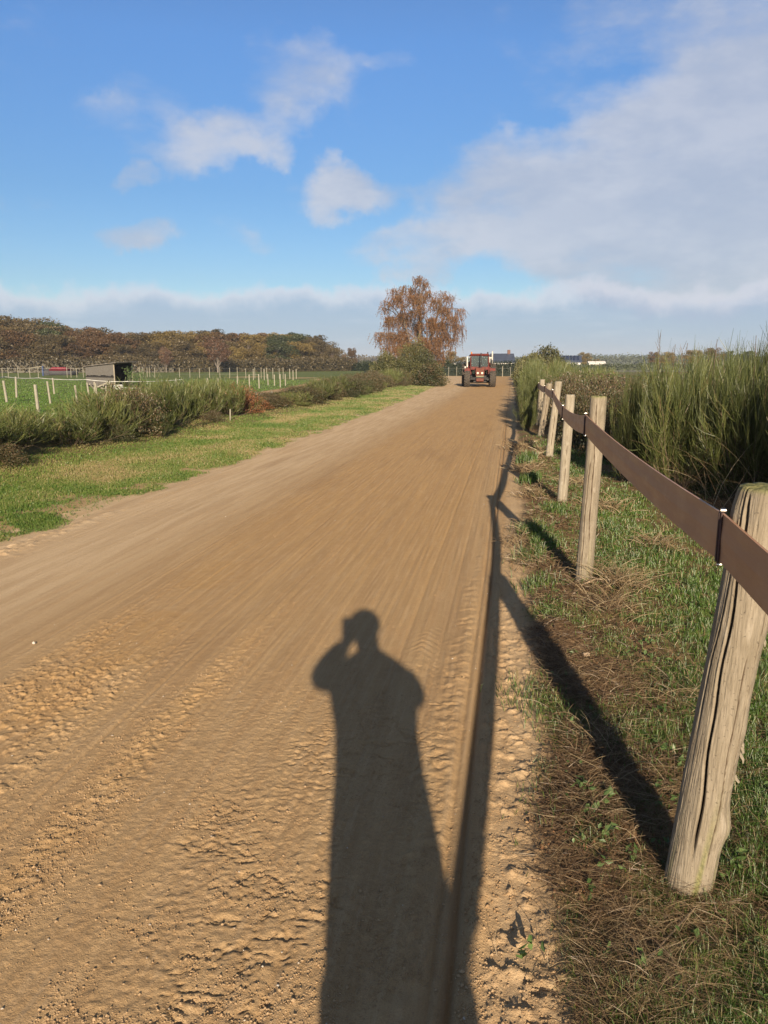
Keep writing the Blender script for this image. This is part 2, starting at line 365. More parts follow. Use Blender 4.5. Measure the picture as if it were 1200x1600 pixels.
# ------------------------------------------------------------------ terrain
def xl(y):
    """left edge of the dirt road"""
    y = np.asarray(y, float)
    b = np.interp(y, [-60, 0, 24, 40, 62, 68, 74, 82, 97, 99], [-4.6, -4.38, -4.40, -4.75, -5.5, -6.8, -9.5, -12.5, -13.5, -13.5])
    return b + .09*(fbm(y*1.3, y*0, 5)-.5)+.16*(fbm(y*.35, y*0, 6, 2)-.5)
def xr(y): return -.112+.022*(fbm(np.asarray(y)*.5, np.asarray(y)*0, 9, 2)-.5)
def vedge(y): return .15+.16*(fbm(np.asarray(y)*1.6, np.asarray(y)*0, 11)-.5)
PATH = [(-9.6, 27), (-11.6, 33), (-13.1, 38.5), (-13.7, 43.5), (-14.0, 48), (-14.8, 55), (-17.2, 70), (-21, 84), (-34, 92)]
def pathd(x, y):
    d = np.full(np.shape(x), 99.0)
    for (x0, y0), (x1, y1) in zip(PATH[:-1], PATH[1:]):
        L2 = (x1-x0)**2+(y1-y0)**2; t = np.clip(((x-x0)*(x1-x0)+(y-y0)*(y1-y0))/L2, 0, 1)
        d = np.minimum(d, np.hypot(x-x0-t*(x1-x0), y-y0-t*(y1-y0)))
    return d
GREEN = [(.62, 1.85, .25, .2, 1), (.80, 2.15, .25, .25, 1), (.5, 1.6, .2, .14, .8), (.36, 1.75, .08, .15, .6), (.5, 2.2, .1, .15, .6), (.33, 2.45, .07, .12, .5), (.22, 2.0, .05, .12, .5), (1.0, 3.6, .3, .4, .9), (.95, 7.9, .35, .9, 1), (.95, 6.3, .4, .9, .9), (.4, 7.3, .15, .5, .55), (.60, 3.15, .12, .3, .9), (.10, 3.62, .1, .16, .8), (1.05, 2.9, .28, .8, 1), (.85, 1.7, .2, .22, .8),
         (.85, 11, .4, 1.6, .9), (.28, 3.2, .1, .2, .6), (1.3, 5, .4, 1.2, .8), (.9, 14, .5, 2, .8), (1.2, 9, .4, 1.3, .7), (.15, 2.9, .06, .12, .5), (.32, 5.0, .09, .2, .5), (.62, 4.3, .12, .25, .5)]
def greens(x, y):
    g = 0*x
    for cx, cy, sx, sy, wt in GREEN:
        g = np.maximum(g, wt*np.exp(-(((x-cx)/sx)**2+((y-cy)/sy)**2)))
    return g
def masks(x, y):
    XL = xl(y)
    road = (x > XL) & (x < .02)
    n = fbm(x*2.3, y*2.3, 21, 4); nb_ = fbm(x*9, y*9, 22, 3); big = fbm(x*.5, y*.35, 23, 3)
    right = sstep(-.05, .10, x-vedge(y))
    soil = right*sstep(.30, .52, n*.55+nb_*.35+.12+.25*sstep(.1, .5, x))
    grR = right*np.clip(greens(x, y)*1.25*sstep(.32, .5, nb_+.1)+sstep(.52, .68, n)*.55+sstep(1.6, 3.5, x)*.8*sstep(.35, .6, big), 0, 1)
    dl = XL-x                                   # distance left of the road edge
    grL = sstep(.0, .22, dl-.35*(n-.5)-.1*(nb_-.5))
    bare = sstep(.62, .74, n+.14*(big-.5)+.10*np.exp(-dl/.4))*sstep(2.0, .6, dl)
    grL = grL*(1-bare*.85)
    g = np.where(x < -1, grL, grR)
    pd = pathd(x, y)
    g = g*(1-sstep(.9, .5, pd+.5*(n-.5)))
    g = g*(1-.8*np.exp(-(((x+13.3)/.9)**2+((y-20.6)/.7)**2)))
    orange = sstep(-2.75, -2.35, x+.25*(n-.5))*sstep(-.25, -.6, x)*sstep(2.5, 8, y)*.75
    orange = np.maximum(orange, np.exp(-((x+2.18)/.30)**4)*.75*sstep(.3, .55, n))
    orange = np.maximum(orange, np.exp(-((x+1.47)/.12)**2)*.4)
    pale = sstep(-2.5, -3.6, x)*.85*(x > XL-.3)+sstep(-.06, .02, x)*.45*(x < .5)
    dark_sand = np.exp(-((x-xr(y)-.0)/.025)**2)*.5+sstep(.60, .75, fbm(x*3, y*.5, 31))*.25*(x < -.1)  # darker sand along the rut line and in stretched patches
    soilL = sstep(6.3-4.4, 7.2-4.4, dl)*sstep(11.5-4.4, 9.5-4.4, dl)*.85*(y < 66)
    soil = np.where(x < -1, soilL, soil)
    g = np.where((x < -1), g*(1-soilL*.75), g)
    plough = sstep(150, 165, y)*sstep(245, 225, y)*sstep(10, 22, x)*sstep(80, 60, x)
    return dict(grass=np.clip(g, 0, 1), soil=soil, orange=np.clip(orange, 0, 1), pale=np.clip(pale, 0, 1), dark_sand=np.clip(dark_sand, 0, 1), plough=plough)
def H(x, y, cx=None, cy=None):
    x = np.asarray(x, float); y = np.asarray(y, float)
    if cx is None: cx = np.zeros_like(x)+.006; cy = cx
    def fd(lx, ly): return np.clip(np.minimum(lx/(cx*2.2), ly/(cy*2.2))-.35, 0, 1)
    XL = xl(y); z = np.zeros_like(x)
    on = sstep(0, .12, x-XL)*sstep(.0, -.10, x-xr(y))
    # broad undulation of the road
    z += on*.012*(fbm(x*.9, y*.25, 41, 2)-.5)
    # fine drag streaks along the road
    z += on*.008*(fbm(x*16, y*.4, 42, 3)-.5)*fd(.06, 1.2)
    z += on*.0055*(vn(x*48, y*.8, 43)-.5)*fd(.02, .5)
    # grain
    z += on*.0042*(vn(x*75, y*75, 44)-.5)*fd(.013, .013)+on*.0016*(fbm(x*28, y*28, 40, 3)-.5)*fd(.03, .03)
    brk = sstep(.38, .62, fbm(x*1.4, y*.9, 45, 3))
    def clods(amp, s, seed, thr=.45):
        a_ = fbm(x*s, y*s, seed, 3); b_ = vn(x*s*2.1, y*s*2.1, seed+5)
        c_ = vn(x*s*4.3+y*2, y*s*4.3, seed+8); m_ = sstep(thr-.05, thr+.1, a_)
        return amp*(np.clip(a_-thr, 0, 1)*1.9+.55*(b_-.5)*m_+.45*(c_-.5)*m_)*fd(1.0/s, 1.0/s)
    zA = np.exp(-((x+2.18)/.36)**6); zB = np.exp(-((x+1.47)/.11)**2); zC = sstep(-1.12, -1.0, x)*sstep(-.12, -.3, x)*sstep(4.3, 2.9, y)
    zC2 = sstep(-1.2, -1.05, x)*sstep(-.12, -.3, x)*.25
    z += on*zA*(clods(.012, 38, 51)+.001)*(.35+.8*brk)
    z += on*zB*(clods(.0095, 42, 61, .42)+.001)*(.3+.8*brk)
    z += on*clods(.005, 44, 68, .54)*(.25+.5*brk)*sstep(-3.4, -2.4, x)
    crk = 1-np.abs(fbm(x*9+1.4*vn(x*14, y*14, 71), y*20+1.2*vn(x*17, y*17, 70), 72, 4)*2-1)
    z -= on*(zC+zC2)*.0042*sstep(.90, .985, crk)*sstep(.40, .55, fbm(x*3, y*3, 73, 2))*fd(.05, .03)
    z += on*(zC+zC2*.6)*(clods(.0036, 54, 74, .44)+.003*(vn(x*55,y*80,79)-.5)*fd(.02,.02))*(.4+.6*brk)
    # tyre tread bars
    for xc, wd, ph, y0, y1 in ((-.46, .10, 0, 3.2, 30), (-.66, .08, .4, 5.2, 26), (-1.78, .07, .2, 1, 14)):
        u = (x-xc)/wd
        z += on*.0038*np.exp(-u**4)*(np.sin((y+np.abs(x-xc)*1.2+ph)*2*math.pi/.075+1.6*vn(x*9, y*7, 76))*.5)*sstep(.42, .62, fbm(x*3, y*1.2, 75, 3))*sstep(y0, y0+.8, y)*sstep(y1, y1-6, y)*fd(.2, .05)
        z -= on*.004*(np.exp(-((np.abs(x-xc)-wd*1.05)/.010)**2))*fd(.03, .5)
    # crumbly windrow at the left edge
    le = np.exp(-((x-XL-.12)/.16)**2)
    z += le*(.010+clods(.026, 15, 81, .42))
    z += sstep(0, -.5, x-XL)*(.045+.05*(fbm(x*.8, y*.8, 82)-.5))*sstep(-14, -9, x)
    z += sstep(-.1, -.4, x-XL)*clods(.02, 14, 83, .5)*sstep(-8, -7, x)
    # bank under the left hedge
    z += .22*np.exp(-((x+8.6)/1.1)**2)*sstep(66, 60, y)
    # the deep rut, its lips, the sandy shelf and the right verge
    r0 = xr(y); d = x-r0
    z -= .022*np.exp(-(d/.014)**2)*fd(.04, .6)*(.75+.4*vn(x*0+3, y*2, 90))
    z -= .010*np.exp(-((d+.052)/.012)**2)*fd(.03, .6)
    z += (.004+.026*vn(x*30, y*22, 91)*sstep(.3, .6, vn(x*0, y*4, 88)))*np.exp(-((d-.062)/.022)**2)*fd(.04, .05)
    z += .010*vn(x*34, y*26, 92)*np.exp(-((d+.10)/.045)**2)*fd(.03, .03)
    dg = .010*(vn(x*14+y*9, y*26-x*18, 93)-.4)*np.exp(-((d+.13)/.06)**2)*fd(.05, .05); z += dg
    sh = sstep(.05, .13, d)
    z += sh*(-.004+.022*(fbm(x*4, y*3, 94, 3)-.45)+clods(.016, 22, 95, .46)+.006*(fbm(x*22, y*22, 89, 3)-.5)*fd(.04, .04))*sstep(14, 9, x)
    rv = sstep(-.04, .22, x-vedge(y))
    z += rv*(.035+.05*(fbm(x*1.6, y*1.3, 96, 3)-.5)+.018*(vn(x*12, y*12, 97)-.5)*fd(.08, .08)+.012*(vn(x*30, y*30, 98)-.5)*fd(.03, .03))
    # hoof-like scrape and a stick groove on the road
    rr = np.hypot((x+.235), (y-3.80)*1.0)
    z -= .008*np.exp(-((rr-.05)/.010)**2)*(y < 3.81)*(x < -.17)
    z -= .008*np.exp(-((y-3.42-.05*(x+.28))/.006)**2)*sstep(-.35, -.335, x)*sstep(-.205, -.22, x)
    # far ground undulates a little
    z += np.where(y > 120, sstep(120, 400, y)*1.2*(fbm(x*.004, y*.004, 99, 2)-.55), 0)
    return z

def axis(segs):
    out = []
    for a_, b_, d in segs: out.append(np.arange(a_, b_-1e-9, d))
    return np.concatenate(out)
def geo(a_, b_, d0, g):
    out = []; x = a_; d = d0
    while x < b_: out.append(x); x += d; d *= g
    out.append(b_); return np.array(out)
xs = np.concatenate([-geo(30, 1800, .6, 1.12)[::-1], -geo(9, 30, .07, 1.02)[::-1][1:], axis([(-9, -4.8, .05), (-4.8, -2.7, .013), (-2.7, .34, .0065), (.34, 1.5, .013)]), geo(1.5, 12, .03, 1.02), geo(12.2, 1800, .3, 1.12)])
ys_ = [-80, -40, -20, -10, -6, -4, -3]+list(np.arange(-2.6, 1.3, .05)); y = 1.3
while y < 130:
    ys_.append(y); y += max(.0065, y*y/1500)
    if y > 60: y += .2
ys_ += list(geo(y, 2600, 6, 1.1))
ys = np.array(ys_)
xs = np.unique(np.round(xs, 5)); ys = np.unique(np.round(ys, 5))
nx, ny = len(xs), len(ys)
dx = np.gradient(xs); dy = np.gradient(ys)
GX, GY = np.meshgrid(xs, ys); CX, CY = np.meshgrid(dx, dy)
GX = GX.ravel(); GY = GY.ravel(); CX = CX.ravel(); CY = CY.ravel()
GZ = H(GX, GY, CX, CY); MK = masks(GX, GY)
iy, ix = np.meshgrid(np.arange(ny-1), np.arange(nx-1), indexing='ij')
q0 = (iy*nx+ix).ravel(); QD = np.stack([q0, q0+1, q0+nx+1, q0+nx], 1)
fx = GX[QD].mean(1); fy = GY[QD].mean(1)
isroad = (fx > xl(fy)-.02) & (fx < .02) & (fy < 98)
ispath = (pathd(fx, fy) < .75) & (~isroad)
def piece(name, sel):
    q = QD[sel]; used, inv = np.unique(q, return_inverse=True)
    nbm = NB(); nbm.add(np.stack([GX[used], GY[used], GZ[used]], 1), inv.reshape(-1, 4))
    o = nbm.build(name, M['ground'], smooth=True, attrs={k: v[used] for k, v in MK.items()}); o['kind'] = 'structure'; return o
piece('dirt_road', isroad); piece('path', ispath); piece('ground', ~(isroad | ispath))
del GX, GY, CX, CY, QD
def Hs(x, y): return float(H(np.array([x]), np.array([y]))[0])

# ------------------------------------------------------------------ loose stuff on the ground
def rocks(name, X, Y, size, mat, label, tint=0.0):
    base = np.array([(0, 0, 1), (.9, 0, .1), (.25, .85, .2), (-.75, .5, 0), (-.7, -.55, .15), (.3, -.85, 0), (0, 0, -.7)])
    tri = np.array([(0, 1, 2), (0, 2, 3), (0, 3, 4), (0, 4, 5), (0, 5, 1), (6, 2, 1), (6, 3, 2), (6, 4, 3), (6, 5, 4), (6, 1, 5)])
    n = len(X); s_ = size*rng.lognormal(0, .4, n); th = rng.uniform(0, 6.28, n)
    P = base[None]*(1+rng.uniform(-.3, .3, (n, 7, 3)))*s_[:, None, None]*np.array([1, .8, .6])
    c, s = np.cos(th)[:, None], np.sin(th)[:, None]
    PX = P[..., 0]*c-P[..., 1]*s+X[:, None]; PY = P[..., 0]*s+P[..., 1]*c+Y[:, None]; PZ = P[..., 2]+(H(X, Y)+s_*.25)[:, None]
    b = NB(); b.add(np.stack([PX, PY, PZ], -1).reshape(-1, 3), None, (tri[None]+(np.arange(n)*7)[:, None, None]).reshape(-1, 3), tint)
    o = b.build(name, mat, smooth=False); return tagc(o, label, 'soil', kind='stuff')
M['crumb'] = pmat('soil_crumb', (.40, .285, .17), .95, scale=3, col2=(.33, .215, .115), spec=.1)
M['pebble'] = pmat('pebble', (.55, .50, .42), .7, scale=30, col2=(.36, .30, .24))
def ypdf(n, y0, y1, p=2.0):
    u = rng.uniform(0, 1, n); a_, b_ = y0**(1-p), y1**(1-p); return (a_+u*(b_-a_))**(1/(1-p))
NC = 70000; Y = ypdf(NC, 1.4, 14, 1.9); X = np.where(rng.random(NC) < .38, -2.18+rng.normal(0, .26, NC), np.where(rng.random(NC) < .32, -1.47+rng.normal(0, .10, NC), rng.uniform(-1.15, -.13, NC)))
kp = rng.random(NC) < (.05+1.1*sstep(.42, .62, fbm(X*5, Y*5, 110, 3))); X = X[kp]; Y = Y[kp]
rocks('loose_soil', X, Y, .0024, M['crumb'], 'crumbs of loose orange soil scattered along the road surface')
Y = ypdf(9000, 1.4, 16, 1.8); u_ = rng.random(9000); X = np.where(u_ < .35, -.05+rng.normal(0, .035, 9000), np.where(u_ < .75, rng.uniform(0, .3, 9000), -4.25+rng.normal(0, .15, 9000)))
rocks('sand_crumbs', X, Y, .0031, M['crumb'], 'crumbs of sand along the rut and the left road edge')
Y = ypdf(240, 1.4, 14, 1.6); X = rng.uniform(-4.2, .3, 240)
rocks('gravel', X, Y, .0045, M['pebble'], 'small pale pebbles scattered on the dirt road')['category'] = 'gravel'

def blades(X, Y, h, wd, tint, lean=.45, Z=None, b=None):
    n = len(X); b = b or NB()
    Z = H(X, Y) if Z is None else Z
    th = rng.uniform(0, 2*math.pi, n); L_ = h*rng.uniform(.6, 1.3, n); ln = lean*rng.uniform(.1, 1.5, n)
    D = np.stack([np.cos(th), np.sin(th)], 1); S = np.stack([-np.sin(th), np.cos(th)], 1); S = np.where(rng.random((n, 1)) < .5, S, np.stack([np.ones(n), np.zeros(n)], 1))
    B = np.stack([X, Y, Z-.004], 1); W3 = np.concatenate([S*(wd/2)[:, None], np.zeros((n, 1))], 1)
    m = B.copy(); m[:, :2] += D*(L_*ln*.35)[:, None]; m[:, 2] += L_*.62
    tp = B.copy(); tp[:, :2] += D*(L_*ln)[:, None]; tp[:, 2] += L_*(1-.35*np.minimum(ln, 1.2))
    V = np.stack([B-W3, B+W3, m-W3*.7, m+W3*.7, tp], 1).reshape(-1, 3); k = np.arange(n)*5
    b.add(V, np.stack([k, k+1, k+3, k+2], 1), np.stack([k+2, k+3, k+4], 1), np.repeat(tint, 5)); return b
# right verge green grass
n = 330000; Y = ypdf(n, 1.35, 17, 1.8); X = rng.uniform(.02, 3.6, n); mk = masks(X, Y)['grass']; keep = rng.random(n) < mk*sstep(3.8, .9, X*.6)
X, Y = X[keep], Y[keep]; dd = np.hypot(X, Y)
tn = np.clip(.42+.5*(fbm(X*3, Y*3, 101)-.5)+rng.normal(0, .13, len(X)), 0, 1)
hh = np.where(X > .7, .050, .034)*(.25+1.5*fbm(X*2.5, Y*2.5, 102))*rng.uniform(.5, 1.5, len(X))
tn = np.where(rng.random(len(X)) < .08, .95, tn-.08*(X > .7))
o = blades(X, Y, hh, np.maximum(.0015, dd*.0007), tn, .95).build('grass', M['blade']); tagc(o, 'short green grass growing in patches around the fence posts', 'grass', kind='stuff')
# left verge
n = 300000; Y = ypdf(n, 4.6, 60, 1.9); X = rng.uniform(-7.9, -4.2, n); X += xl(Y)+4.4
mk = masks(X, Y)['grass']; keep = rng.random(n) < mk; X, Y = X[keep], Y[keep]; dd = np.hypot(X, Y)
tn = np.clip(.74+.9*(fbm(X*1.3, Y*.9, 103)-.5)+rng.normal(0, .15, len(X)), 0, 1)
o = blades(X, Y, .012+.035*fbm(X*1.8, Y*1.8, 107), dd*.0009, tn, .9).build('grass', M['blade']); tagc(o, 'short mown grass strip between the dirt road and the left hedge', 'grass', kind='stuff')
# paddock
n = 90000; Y = ypdf(n, 13, 75, 1.6); X = -9.5-rng.uniform(0, 1, n)*(Y*.62+2); mk = masks(X, Y)['grass']; keep = (rng.random(n) < mk*.9); X, Y = X[keep], Y[keep]; dd = np.hypot(X, Y)
tn = np.clip(.45+.4*(fbm(X*.5, Y*.5, 104)-.5)+rng.normal(0, .1, len(X)), 0, 1)
o = blades(X, Y, .05+0*X, dd*.001, tn).build('grass', M['blade']); tagc(o, 'green pasture grass in the paddock on the left', 'grass', kind='stuff')

# dry straw, curved strands
def strands(n, X, Y, L_, wd, tint, lift=.25, b=None, K=5):
    b = b or NB(); th = rng.uniform(0, 2*math.pi, n); el = rng.normal(lift, .25, n); cv = rng.normal(0, 1.6, n)
    P = np.zeros((n, K, 3)); Z = H(X, Y)+rng.uniform(0, .02, n); P[:, 0] = np.stack([X, Y, Z], 1)
    for k in range(1, K):
        t2 = th+cv*k/K; e2 = el-1.1*(k/K)*np.sign(el)*np.abs(el)**.5
        st = L_/(K-1)
        P[:, k] = P[:, k-1]+np.stack([np.cos(t2)*np.cos(e2), np.sin(t2)*np.cos(e2), np.sin(e2)], 1)*st[:, None]
    G = H(P[..., 0].ravel(), P[..., 1].ravel()).reshape(n, K)+.002; P[..., 2] = np.maximum(P[..., 2], G)
    W_ = (wd[:, None]*np.linspace(1, .35, K)[None])
    b.strips(P, W_, 2, tint); return b
n = 62000; Y = ypdf(n, 1.35, 15, 1.9); X = np.abs(rng.normal(0, .55, n))+.12+.0*Y
dens_ = masks(X, Y); keep = rng.random(n) < np.clip(dens_['soil']*1.0+.12, 0, 1)*(.35+.9*sstep(.38, .58, fbm(X*3.3, Y*3.3, 111)))*sstep(.0, .14, X-vedge(Y))*(1-.45*np.clip(greens(X, Y), 0, 1)); X, Y = X[keep], Y[keep]; n = len(X); dd = np.hypot(X, Y)
tn = np.clip(.42+.7*(fbm(X*2.6, Y*2.6, 105)-.5)+rng.normal(0, .2, n), 0, 1)
o = strands(n, X, Y, rng.uniform(.03, .15, n), np.maximum(.0006, dd*.00035), tn, np.where(rng.random(n) < .35, .75, .10)).build('dry_grass', M['straw'])
tagc(o, 'dead straw and dry grass lying tangled beside the fence posts', 'dry grass', kind='stuff')
# taller dry tufts
b = NB()
tufts = [(.80, 5.45, 260, .26, 'r'), (.16, 6.9, 240, .16, 0), (.24, 7.4, 200, .17, 0), (.20, 6.2, 160, .15, 0), (.42, 3.05, 130, .17, 0), (.66, 4.9, 160, .18, 0), (.36, 2.55, 80, .12, 0), (.9, 10.2, 150, .2, 0), (.3, 9.4, 160, .15, 0),
         (.25, 11.6, 180, .2, 0), (.35, 13.4, 200, .25, 0), (.2, 14.8, 200, .25, 0), (1.15, 2.05, 60, .14, 0), (.45, 1.75, 80, .10, 0), (.9, 3.6, 120, .18, 0), (.2, 1.9, 50, .08, 0), (.7, 1.55, 70, .09, 0), (1.3, 6.7, 140, .22, 0), (1.1, 8.6, 140, .22, 0)]
for (cx, cy, n, L_, f) in tufts:
    X = cx+rng.normal(0, .055+cy*.006, n); Y = cy+rng.normal(0, .08+cy*.01, n); 
    strands(n, X, Y, L_*rng.uniform(.6, 1.3, n), np.maximum(.0009, np.full(n, cy*.0004)), np.clip(rng.normal(.62, .18, n), 0, 1), .95, b)
o = b.build('dry_grass', M['straw']); tagc(o, 'upright tufts of bleached dry grass along the fence line', 'dry grass', kind='stuff')
# green upright tufts
b = NB()
for (cx, cy, n, h_) in [(.26, 7.2, 500, .13), (.34, 6.7, 400, .12), (.2, 6.3, 250, .1), (.12, 3.62, 160, .06), (.2, 3.45, 120, .06), (.60, 3.15, 220, .07), (.3, 10.5, 400, .14), (.3, 12.6, 400, .18), (1.0, 2.3, 200, .07), (.16, 2.6, 60, .05), (.5, 8.3, 300, .1), (.22, 5.5, 200, .08)]:
    X = cx+rng.normal(0, .07, n); Y = cy+rng.normal(0, .13, n)
    blades(X, Y, np.full(n, h_), np.maximum(.0025, np.full(n, cy*.0009)), np.clip(rng.normal(.5, .2, n), 0, 1), .6, b=b)
o = b.build('grass', M['blade']); tagc(o, 'longer green grass tufts at the sandy right edge of the road', 'grass', kind='stuff')
# litter
n = 15000; Y = ypdf(n, 1.35, 12, 1.9); X = rng.uniform(.1, 2.4, n); s_ = masks(X, Y)['soil']; pt = sstep(.45, .6, fbm(X*2.2, Y*2.2, 106)); keep = rng.random(n) < s_*(.25+pt); X, Y = X[keep], Y[keep]
b = NB(); b.leaves(np.stack([X, Y, H(X, Y)+.006], 1), .014, np.clip(rng.normal(.45, .25, len(X)), 0, 1), .55)
o = b.build('leaf_litter', M['litter']); tagc(o, 'brown leaf litter and twig scraps under the fence', 'leaf litter', kind='stuff')
# broad leaved weeds
b = NB()
for k in range(120):
    cy = float(ypdf(1, 1.5, 9, 1.6)[0]); cx = random.uniform(.2, 1.3); n = random.randint(4, 9)
    P = np.stack([cx+rng.normal(0, .02, n), cy+rng.normal(0, .02, n), np.full(n, Hs(cx, cy)+.015)+rng.uniform(0, .025, n)], 1)
    b.leaves(P, .026, rng.uniform(0, 1, n), .6)
for (px, py) in [(925, 1292), (903, 1248), (960, 1270), (1150, 1375), (1110, 1330), (1020, 1170), (1035, 1190), (945, 1330), (820, 1500)]:
    cx, cy = gnd(px, py); n = 7; P = np.stack([cx+rng.normal(0, .02, n), cy+rng.normal(0, .02, n), np.full(n, Hs(cx, cy)+.02)+rng.uniform(0, .03, n)], 1)
    b.leaves(P, .034, rng.uniform(.2, 1, n), .65)
o = b.build('weeds', M['weed']); tagc(o, 'low broad leaved green weeds in the verge below the posts', 'weeds', kind='stuff')
# twigs
def stick(pts, r, label, mat='cane'):
    b = NB(); P = [(x, y_, Hs(x, y_)+z) for x, y_, z in pts]; b.tube(P, [r, r*.9, r*.6, r*.35][:len(P)] if len(P) <= 4 else r, 7)
    return tagc(b.build('stick', M[mat], smooth=True), label, 'stick')
M['stick'] = pmat('pale_stick', (.42, .33, .22), .8, scale=20, col2=(.28, .2, .13))
x0, y0 = gnd(975, 1560); x1, y1 = gnd(1085, 1440)
stick([(x0, y0, .01), (x0*.6+x1*.4, y0*.6+y1*.4, .03), (x1, y1, .035)], .0035, 'long pale straight stalk lying in dry grass below the nearest post', 'stick')
x0, y0 = gnd(908, 925); x1, y1 = gnd(1000, 925)
stick([(x0, y0, .01), (x0+.1, y0+.02, .045), (x1-.05, y1, .035), (x1+.1, y1-.15, .01)], .008, 'curved pale branch lying at the foot of the second post', 'stick')
x0, y0 = gnd(840, 960); x1, y1 = gnd(868, 1000)
stick([(x0, y0, .01), ((x0+x1)/2+.03, (y0+y1)/2, .02), (x1, y1, .01)], .004, 'short dark twig lying on the verge in front of the second post')
b = NB(); cx, cy = gnd(915, 1041); b.tube([(cx-.016, cy, Hs(cx, cy)+.02), (cx+.016, cy+.01, Hs(cx, cy)+.022)], .013, 9)
tagc(b.build('wood_chip', M['stick'], smooth=False), 'small pale sawn wood end lying in dry grass left of the nearest post', 'wood chip')

# ------------------------------------------------------------------ weathered fence
def wood_material(name, c1, c2, c3, moss=0.0):
    m = bpy.data.materials.new(name); m.use_nodes = True; t = m.node_tree; b = t.nodes['Principled BSDF']
    v = nd(t, 'ShaderNodeTexCoord').outputs['Object']
    mp_ = nd(t, 'ShaderNodeMapping'); t.links.new(v, mp_.inputs[0]); mp_.inputs['Scale'].default_value = (1, 1, .06)
    g1 = noise(t, mp_.outputs[0], 60, 6, .7); g2 = noise(t, mp_.outputs[0], 220, 4, .7); g3 = noise(t, v, 7, 5, .6)
    c = mixc(t, ramp01(t, g1, .36, .64), c4(c1), c4(c2))
    c = mixc(t, math_(t, 'MULTIPLY', ramp01(t, g2, .5, .7), .55), c, c4(c3))
    c = mixc(t, math_(t, 'MULTIPLY', ramp01(t, g3, .45, .7), .45), c, c4((c1[0]*.62, c1[1]*.6, c1[2]*.55)))
    mk_ = nd(t, 'ShaderNodeMapping'); t.links.new(v, mk_.inputs[0]); mk_.inputs['Scale'].default_value = (1, 1, .3)
    c = mixc(t, math_(t, 'MULTIPLY', ramp01(t, noise(t, mk_.outputs[0], 26, 3, .5), .60, .72), .55), c, c4((c1[0]*1.25, c1[1]*1.28, c1[2]*1.35)))
    c = mixc(t, math_(t, 'MULTIPLY', ramp01(t, noise(t, v, 90, 3, .6), .62, .72), .7), c, c4((.07, .055, .04)))
    at = nd(t, 'ShaderNodeAttribute', attribute_name='tint')
    c = mixc(t, math_(t, 'MULTIPLY', at.outputs['Fac'], 1.0, True), c, mixc(t, ramp01(t, noise(t, v, 55, 4, .7), .4, .6), c4((.10, .115, .03)), c4((.24, .23, .09))))
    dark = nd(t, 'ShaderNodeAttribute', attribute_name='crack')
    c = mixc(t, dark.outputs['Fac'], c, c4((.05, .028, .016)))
    t.links.new(c, b.inputs['Base Color']); b.inputs['Roughness'].default_value = .85; b.inputs['Specular IOR Level'].default_value = .2
    bp = nd(t, 'ShaderNodeBump'); bp.inputs['Strength'].default_value = 1.0; bp.inputs['Distance'].default_value = .006
    t.links.new(math_(t, 'ADD', g1, math_(t, 'MULTIPLY', g2, .5)), bp.inputs['Height']); t.links.new(bp.outputs[0], b.inputs['Normal'])
    return m
M['wood'] = wood_material('weathered_wood', (.30, .255, .19), (.215, .18, .13), (.11, .088, .063))
M['woodgrey'] = wood_material('grey_wood', (.35, .31, .24), (.25, .215, .16), (.15, .12, .09))
